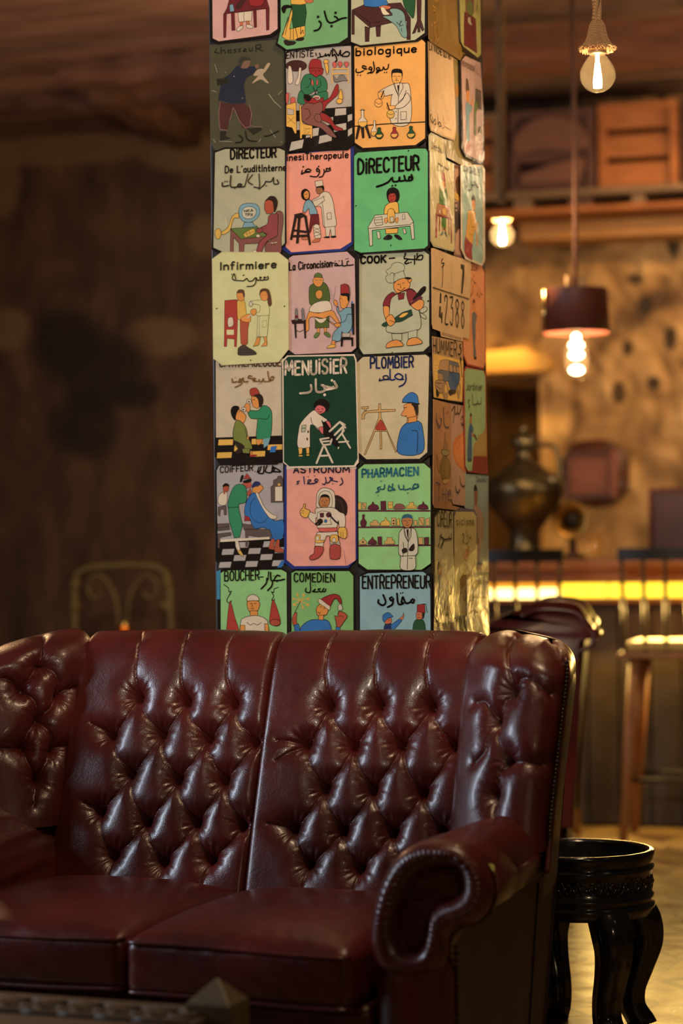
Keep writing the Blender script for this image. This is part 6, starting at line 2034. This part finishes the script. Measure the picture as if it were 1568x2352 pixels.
L mv2 6 895,1720 895,1880
L mv2 6 925,1730 925,1900
L mv2 6 985,1720 980,1840
@ r3 R 2 narrow cream director sign with a green-robed figure behind a red table
B ga 72,80 110,30 290,120 340,150 360,490 495,560 510,1990 485,2045 150,1960 100,1870
I yc2 90,110 120,75 320,150 345,500 485,575 500,1970 475,2025 155,1925 110,1840
T bk2 9 110 122,300 300,380 Directeu
A bk2 10 335,240 325,340 345,380 340,260
A bk2 11 230,490 232,560 215,640 245,690
A bk2 12 232,540 270,580 295,600 300,560
A bk2 11 335,600 325,660 300,690
A bk2 12 330,600 370,640 400,660 400,590
S rd 6 292,830 295,720 310,705 335,740 350,880 350,960 340,940 330,860
S os 6 285,870 330,860 335,960 318,1035 298,1020 285,950
S gE3 8 250,930 262,975 300,1030 330,1030 360,970 380,1100 385,1260 360,1280 355,1640 290,1620 285,1270 245,1230
P os2 6 212,1225 405,1280 440,1480 185,1410
P r 8 185,1405 440,1480 438,1500 185,1430
S y 4 300,1340 325,1300 355,1340 350,1420 310,1410
E w 5 250,1370 14,40
L w 12 375,1385 415,1395
L w 12 375,1412 420,1422
L w 12 378,1438 422,1448
P rd 5 188,1430 212,1435 200,1810 178,1800
P rd 4 240,1445 255,1448 252,1700 240,1695
P rd 4 398,1490 410,1492 410,1770 400,1765
P rd 5 435,1500 448,1500 455,1905 442,1900
P sk 3 296,1630 312,1632 305,1700 290,1700
P sk 3 332,1640 350,1642 355,1710 335,1705
S c2 3 260,1770 290,1710 312,1715 300,1750
S c2 3 330,1720 355,1715 375,1795
@ r3 R 1 half-hidden pale sign with brown and yellow figures behind the light blue sign
B pk3 495,560 605,600 640,2100 665,2170 500,2100 505,1000
P mv2 0 498,560 602,605 605,650 498,630
S wp 4 500,700 560,640 595,700 590,830 540,780 500,1000
S Bt 4 520,850 590,780 600,1100 550,1080
S yo 4 500,1020 580,1110 590,1200 500,1140
S wp 6 495,1150 530,1210 500,1210
P dkg 0 490,1210 555,1210 560,1320 600,1470 600,1680 515,1730
S pk3 4 505,1250 540,1230 550,1290 520,1300
S pk3 4 505,1330 555,1330 530,1370
S wp 5 515,1800 570,1660 605,1720 610,2100 510,2060
C brn 10 560,1930 570,2020
C brn 10 595,1930 580,2000
P mv2 0 520,2090 640,2110 665,2170 500,2110
@ r3 R 3 light blue conductor sign with a yellow-robed figure and red skirt
B w3 610,590 640,570 970,580 1015,650 1020,2190 970,2290 690,2170 620,2000
I lb 625,620 650,600 960,610 975,660 990,2170 960,2240 700,2130 640,1980
T dkb2 12 90 670,680 930,760 ClNGASLE
A dkb2 18 705,760 705,860 730,950
A dkb2 18 700,850 715,960
A dkb2 18 790,850 790,960 770,1010 745,990
A dkb2 18 800,920 850,910 840,850 880,930 905,960 905,900
S Bk 0 790,1150 800,1110 825,1090 850,1150 855,1230 840,1220 830,1170 800,1210
S os 6 790,1210 830,1160 848,1200 850,1320 825,1370 800,1320
S yb 10 730,1360 790,1340 850,1370 860,1500 865,1620 830,1740 800,1940 760,1900 720,1830 690,1800 720,1500
C k 8 775,1370 780,1560 800,1630 860,1620
C k 8 740,1600 750,1720 790,1770 830,1740
S T 0 860,1600 880,1550 905,1570 890,1680 900,1930 870,1930 860,1750
L gd 8 905,1600 960,1650
L gd 8 905,1660 970,1720
L gd 8 905,1720 975,1790
L gd 8 900,1790 975,1850
L brn 10 895,1860 980,1960
L gd 6 905,1540 975,1390
S r 6 685,1790 720,1850 800,1920 790,2000 800,2170 760,2160 690,2100 665,1980
@ r4 R 2 cream number plate with black digits 42388 on the pillar's narrow side
B T5 125,80 160,75 480,205 820,310 835,340 800,1710 690,1690 690,1760 300,1670 285,1580 150,1530 135,1450
L gd2 6 480,215 485,860
A ink 14 150,785 800,995
P ink 0 135,788 175,772 178,805
P ink 0 760,965 800,995 755,1002
A ink 16 330,270 305,310 315,350 350,345 340,390 310,420
A ink 26 325,420 325,620 318,780
P ink 0 648,365 715,382 710,600 680,895 650,895 680,470 648,440
P ink 0 275,885 300,895 295,1070 265,1070
P ink 0 262,1120 290,1130 285,1230 295,1290 300,1230 320,1240 315,1430 295,1425 295,1345 252,1315
A ink 34 365,1030 365,960 390,930 410,990 395,1170 370,1420 420,1450
A ink 34 455,960 510,970 480,1130 510,1180 505,1400 485,1460 462,1400
A ink 32 588,1000 560,1060 588,1190 615,1080 588,1000
A ink 34 588,1200 560,1330 585,1495 612,1350 588,1200
A ink 32 685,1030 665,1100 685,1220 710,1110 685,1030
A ink 34 685,1230 662,1370 685,1520 708,1380 685,1230
P T6 0 310,1590 660,1690 655,1735 310,1640
L Bt 7 330,1605 330,1640
L Bt 7 380,1620 380,1660
L Bt 7 420,1630 420,1670
L Bt 7 460,1640 460,1680
L Bt 7 500,1655 500,1690
L Bt 7 550,1665 550,1705
L Bt 7 600,1680 600,1715
L Bt 7 640,1690 640,1725
@ r4 R 1 coral sign with a slim grey-clad standing figure, on the pillar's far edge
B rd 800,330 835,350 1035,405 1085,520 1105,2130 1060,2260 760,2190 690,2000 690,1700 800,1700
I co 800,350 840,360 1030,415 1070,520 1090,2120 1055,2230 770,2160 700,1990 695,1710 800,1700
T mk 9 80 830,460 950,490 LEUR
A mk 12 880,560 895,590
A mk 10 840,610 850,650 830,680
A mk 12 880,620 885,680 920,710
A mk 11 870,750 865,860 820,950
A mk 11 950,860 960,920 940,900
A mk 11 990,790 995,920 970,970
A mk 11 1010,880 1035,920 1020,900
S Bk 0 860,1080 870,1010 885,995 905,1050 905,1100 880,1060 870,1110
S os 5 862,1120 880,1050 905,1090 910,1200 905,1240 870,1240 868,1170
L sk 16 905,1190 940,1260 970,1340 980,1410
S gY 8 850,1300 880,1230 915,1260 935,1320 915,1440 915,1700 905,1780 925,2050 885,2060 870,1800 855,1600
L k 7 870,1660 915,1670
L k 6 870,1500 890,1540
P k 0 878,2040 928,2040 935,2060 905,2090
@ r5 R 3 narrow sign with a blue off-road car on yellow under large dark letters
B T7 185,130 260,140 900,270 930,800 900,1710 560,1665 225,1600 200,900
P ym 0 205,550 600,640 925,720 920,1050 900,1690 560,1650 230,1590 210,1000
T ink 22 320 205,500 770,620 HUMMER
A ink 44 870,320 840,370 880,450 850,560 805,555
P ink 0 840,640 865,610 890,680 870,740 905,1110 885,1110 870,900 840,700
S T7 12 360,760 400,710 580,710 565,950 350,910
P gY 12 580,705 680,730 800,770 830,850 835,1010 840,1180 600,1000 570,960
S T7 8 590,830 630,805 660,860 665,980 600,960
S T7 8 690,860 730,850 745,1000 690,990
P T7 8 760,870 830,870 830,1010 770,1010
S gY 12 320,940 560,970 580,1010 560,1200 420,1180 330,1020
P b2 12 580,1000 700,990 840,1050 840,1180 740,1420 610,1420 550,1200
S T6 10 320,1030 400,1030 440,1120 410,1190 330,1160
S T6 12 250,1200 440,1190 460,1250 420,1480 340,1480 260,1380
L ink 14 270,1250 400,1260
L ink 14 280,1330 380,1400
S T6 12 425,1350 480,1220 550,1330 560,1520 520,1650 470,1640 430,1500
E ym 10 500,1390 32,110
S ink 0 270,1400 320,1450 340,1530 300,1590 270,1540
S ink 0 580,1420 740,1430 720,1510 650,1530 610,1560 575,1500
S T6 10 770,1420 820,1250 850,1330 830,1550 810,1630 780,1560
E ym 8 805,1370 18,80
L w2 10 215,780 290,800
L w2 10 215,850 300,880
L w2 10 220,930 310,960
L w2 10 222,1010 300,1030
@ r6 R 3 weathered wooden board painted with a brass teapot, left edge of the pillar's side
B wd2 140,530 280,570 410,600 420,2160 440,2220 580,2260 550,2300 160,2260 135,2200
A dbl 18 300,660 310,900 340,980 385,970
A dbl 16 180,850 230,990 270,870 250,830
A dbl 14 185,760 200,880 250,980
a dbl 18 370,745
a ink 10 328,672
S wd3 8 320,1050 335,1150 365,1320 375,1370 330,1430 275,1400 265,1340 300,1300
S ol 10 325,1430 380,1500 410,1620 390,1780 320,1840 260,1760 250,1580 280,1470
S ol2 0 345,1480 385,1560 370,1700 330,1750 320,1600
S wd3 6 330,1560 360,1550 370,1600 335,1620
S wd3 6 320,1660 350,1660 340,1700
S T 6 280,1820 370,1800 350,1870 300,1870
C ol 16 185,1400 190,1500 215,1660 240,1700
C ol 12 190,1420 230,1560 240,1680
S ol4 6 270,1340 380,1350 375,1420 290,1420
A dbl 16 180,1850 250,1880
A dbl 13 228,1880 228,2140
A dbl 13 285,1950 285,2120
A dbl 13 340,1950 330,2200
A dbl 13 285,2040 335,2040
A dbl 14 365,2050 410,2030 395,1980 365,2030 375,2130 410,2130
@ r6 R 2 pale wooden board painted with a round orange pizza, beside the teapot board
B wp 415,600 640,640 660,1700 640,2230 450,2200 425,2120 415,1200
S or3 0 440,1350 470,1180 560,1100 650,1080 655,1650 580,1640 490,1540
S or4 0 470,1350 520,1200 650,1130 650,1600 560,1580
a mk 10 540,1240
a mk 10 515,1310
a mk 10 570,1380
a mk 10 480,1420
a mk 10 560,1480
a mk 10 600,1220
A ink 13 430,715 480,650 455,910
A ink 14 475,660 490,770 520,740 520,640
A ink 14 520,740 545,770 575,700 590,640
A ink 14 580,860 600,800 625,830 600,940 580,900
A ink 12 590,940 620,960
A ink 18 490,1900 495,1960 525,2020 560,1960
A ink 16 560,1760 570,1860 600,1920 640,1900
@ r6 R 3 green gardener sign with a blue figure hoeing beside a yellow bush
B rd 625,80 660,10 955,85 975,160 985,900 1000,1720 690,1690 645,1600 625,700
I lgr 632,100 665,40 930,80 962,170 968,900 980,1680 690,1670 650,1600 640,700
T bk2 10 120 665,385 920,395 Jardinier
A bk2 14 900,500 890,600 840,600 850,560
A bk2 14 840,605 770,610 755,450
A bk2 13 720,540 690,560 715,640 695,660
a bk2 9 800,520
a bk2 8 700,700
a bk2 7 720,500
S Bk 0 715,800 730,745 748,790 745,830
S os2 5 712,850 735,790 748,850 740,920 720,930
S b2 6 690,1100 715,940 745,930 770,1030 745,1130 745,1480 680,1480
P os2 0 740,1060 780,1100 770,1140 745,1110
L Bt 14 770,1080 830,1190
P Bt 0 770,1100 800,1090 835,1170 815,1190
P k 0 675,1480 700,1480 695,1550
P k 0 720,1480 742,1490 740,1530 720,1520
S T3 0 775,1430 780,1250 840,1180 850,1100 910,1090 960,980 975,1000 978,1430 900,1450
L yo 12 850,1120 840,1200
L yo 12 890,1130 900,1200
L yo 12 940,1060 930,1180
L yo 12 820,1260 810,1340
L yo 12 880,1280 890,1380
L yo 12 930,1260 925,1360
P r2 0 770,1435 978,1440 980,1680 750,1670
L m 8 800,1500 850,1500
L m 8 880,1540 940,1545
L m 8 810,1580 860,1585
L m 8 870,1620 930,1625
@ r7 R 2 pale blue doctor sign with a long white-coated figure, on the pillar's far edge
B lb2 575,50 905,80 905,1450 735,1450 740,650 575,530
T n2 8 70 735,165 885,165 Docteur
S Bk 0 695,280 705,220 725,205 745,260 750,310 735,290 710,300
S sk2 0 700,310 735,290 752,320 745,450 720,520 705,460
S wp 6 690,520 745,500 790,560 840,720 830,900 790,1150 770,1310 745,1310 740,800
L gY 6 745,560 770,700 765,1200
S rb 0 755,980 775,985 775,1050 758,1050
A n2 12 745,1330 790,1315 820,1330 860,1320
A n2 10 865,1300 850,1190
P wp 0 738,1340 905,1340 905,1450 738,1450
@ r7 R 4 cream shoe-shine sign with two seated figures at the bottom of the pillar's side
B k 135,660 190,565 410,580 425,1600 432,2090 415,2150 215,2180 140,2080
I yc3 142,680 210,572 400,590 410,1500 425,2080 405,2130 215,2165 160,2060 148,1500
T k 16 200 180,790 385,810 CiREUR
A k 16 378,900 380,970 345,960 350,935
A k 16 345,970 320,980 270,985
A k 16 240,905 225,940 250,960 270,985 235,1115
A k 14 270,985 245,1050 215,1105
A k 14 215,930 210,1020 185,1090
S Bk 0 180,1400 190,1310 210,1300 235,1360 232,1400 210,1360 195,1410
S os2 5 188,1410 210,1350 235,1390 235,1480 220,1520 195,1510
S gY 6 180,1530 215,1510 235,1610 275,1620 275,1680 235,1690 215,1780 178,1780
S sk3 4 270,1590 290,1540 300,1500 302,1570 290,1610
S gY2 6 175,1790 230,1770 260,1700 295,1690 300,1750 260,1860 200,1890 165,1870
P w2 4 240,1860 265,1830 270,1950 245,2040
S Bt 0 320,1640 345,1590 380,1650 385,1700 350,1680
S os2 5 330,1700 350,1640 380,1680 375,1740 345,1740
S T3 6 320,1820 370,1760 400,1720 405,2020 350,2060 345,1900
P Bt 4 270,1950 300,1840 340,1960 330,2070 240,2060 245,2020
P Bt 0 175,1900 185,1900 185,2080 175,2075
P Bt 0 180,1935 235,1935 235,1970 180,1970
P Bt 0 225,1930 238,1930 238,2050 228,2050
a wg 8 322,2130
@ r7 R 3 yellow cream cycling sign with an ochre cyclist, beside the shoe-shine sign
B dbl 410,590 500,530 700,560 745,640 745,1470 600,1600 600,2080 440,2110 410,2000
I yc4 420,660 445,590 690,590 738,660 730,1450 600,1560 590,2060 450,2080 420,1980
T bk2 9 110 452,775 700,780 syclisme
A bk2 12 650,930 655,965 640,960
A bk2 12 620,920 625,1000 600,1045 585,1040
A bk2 12 592,850 598,940
A bk2 12 550,890 540,910 560,930 540,1000 560,1030
S yo 5 605,1130 612,1075 632,1090 630,1170
S rd3 6 555,1200 580,1130 615,1130 620,1200 600,1290 570,1270
S yo2 6 555,1290 575,1390 605,1400 620,1470 590,1480 585,1600 550,1650 520,1700 495,1650 500,1560 545,1480 560,1420
L yo2 10 545,1410 600,1420
E yo2 5 512,1690 20,75
E yc4 0 512,1690 12,58
E yo2 5 565,1780 20,75
E yc4 0 565,1780 12,58
L yo2 10 510,1690 560,1560 575,1780
L yo2 10 555,1650 535,1500
@ r7 R 5 white sign with blurred golden letters, lowest on the pillar's far edge
B w4 605,1560 660,1490 870,1500 905,1590 918,2260 915,2420 610,2420
S gold 0 660,1500 740,1580 735,1670 680,1660
A gbr 20 760,1560 760,1670
A gbr 20 800,1560 800,1680
A gbr 18 850,1560 850,1670
A gbr 16 770,1580 840,1570
A gbr 16 655,1760 655,1850 690,1840
A gbr 18 700,1800 740,1810 800,1800 880,1810
A gbr 16 800,1740 800,1840
A gbr 18 640,1990 650,2040 700,2000 740,1990 740,1940
A gbr 18 740,2020 800,2010 860,1980
A gbr 14 800,1960 800,2090
A gbr 14 850,1940 860,2030
P Bt 0 830,2240 850,2210 870,2240 870,2420 830,2420
@ r7 R 1 dark mauve scrap of sign under the shoe-shine sign, just above the sofa
B Bt2 130,1500 600,1500 600,2420 130,2420
P lv 0 180,2230 440,2150 495,2165 500,2420 180,2420
L k 10 325,2190 322,2230
'''
PAL['gb'] = '102,160,102'; PAL['gbr'] = '150,108,40'
build_signs(ART)
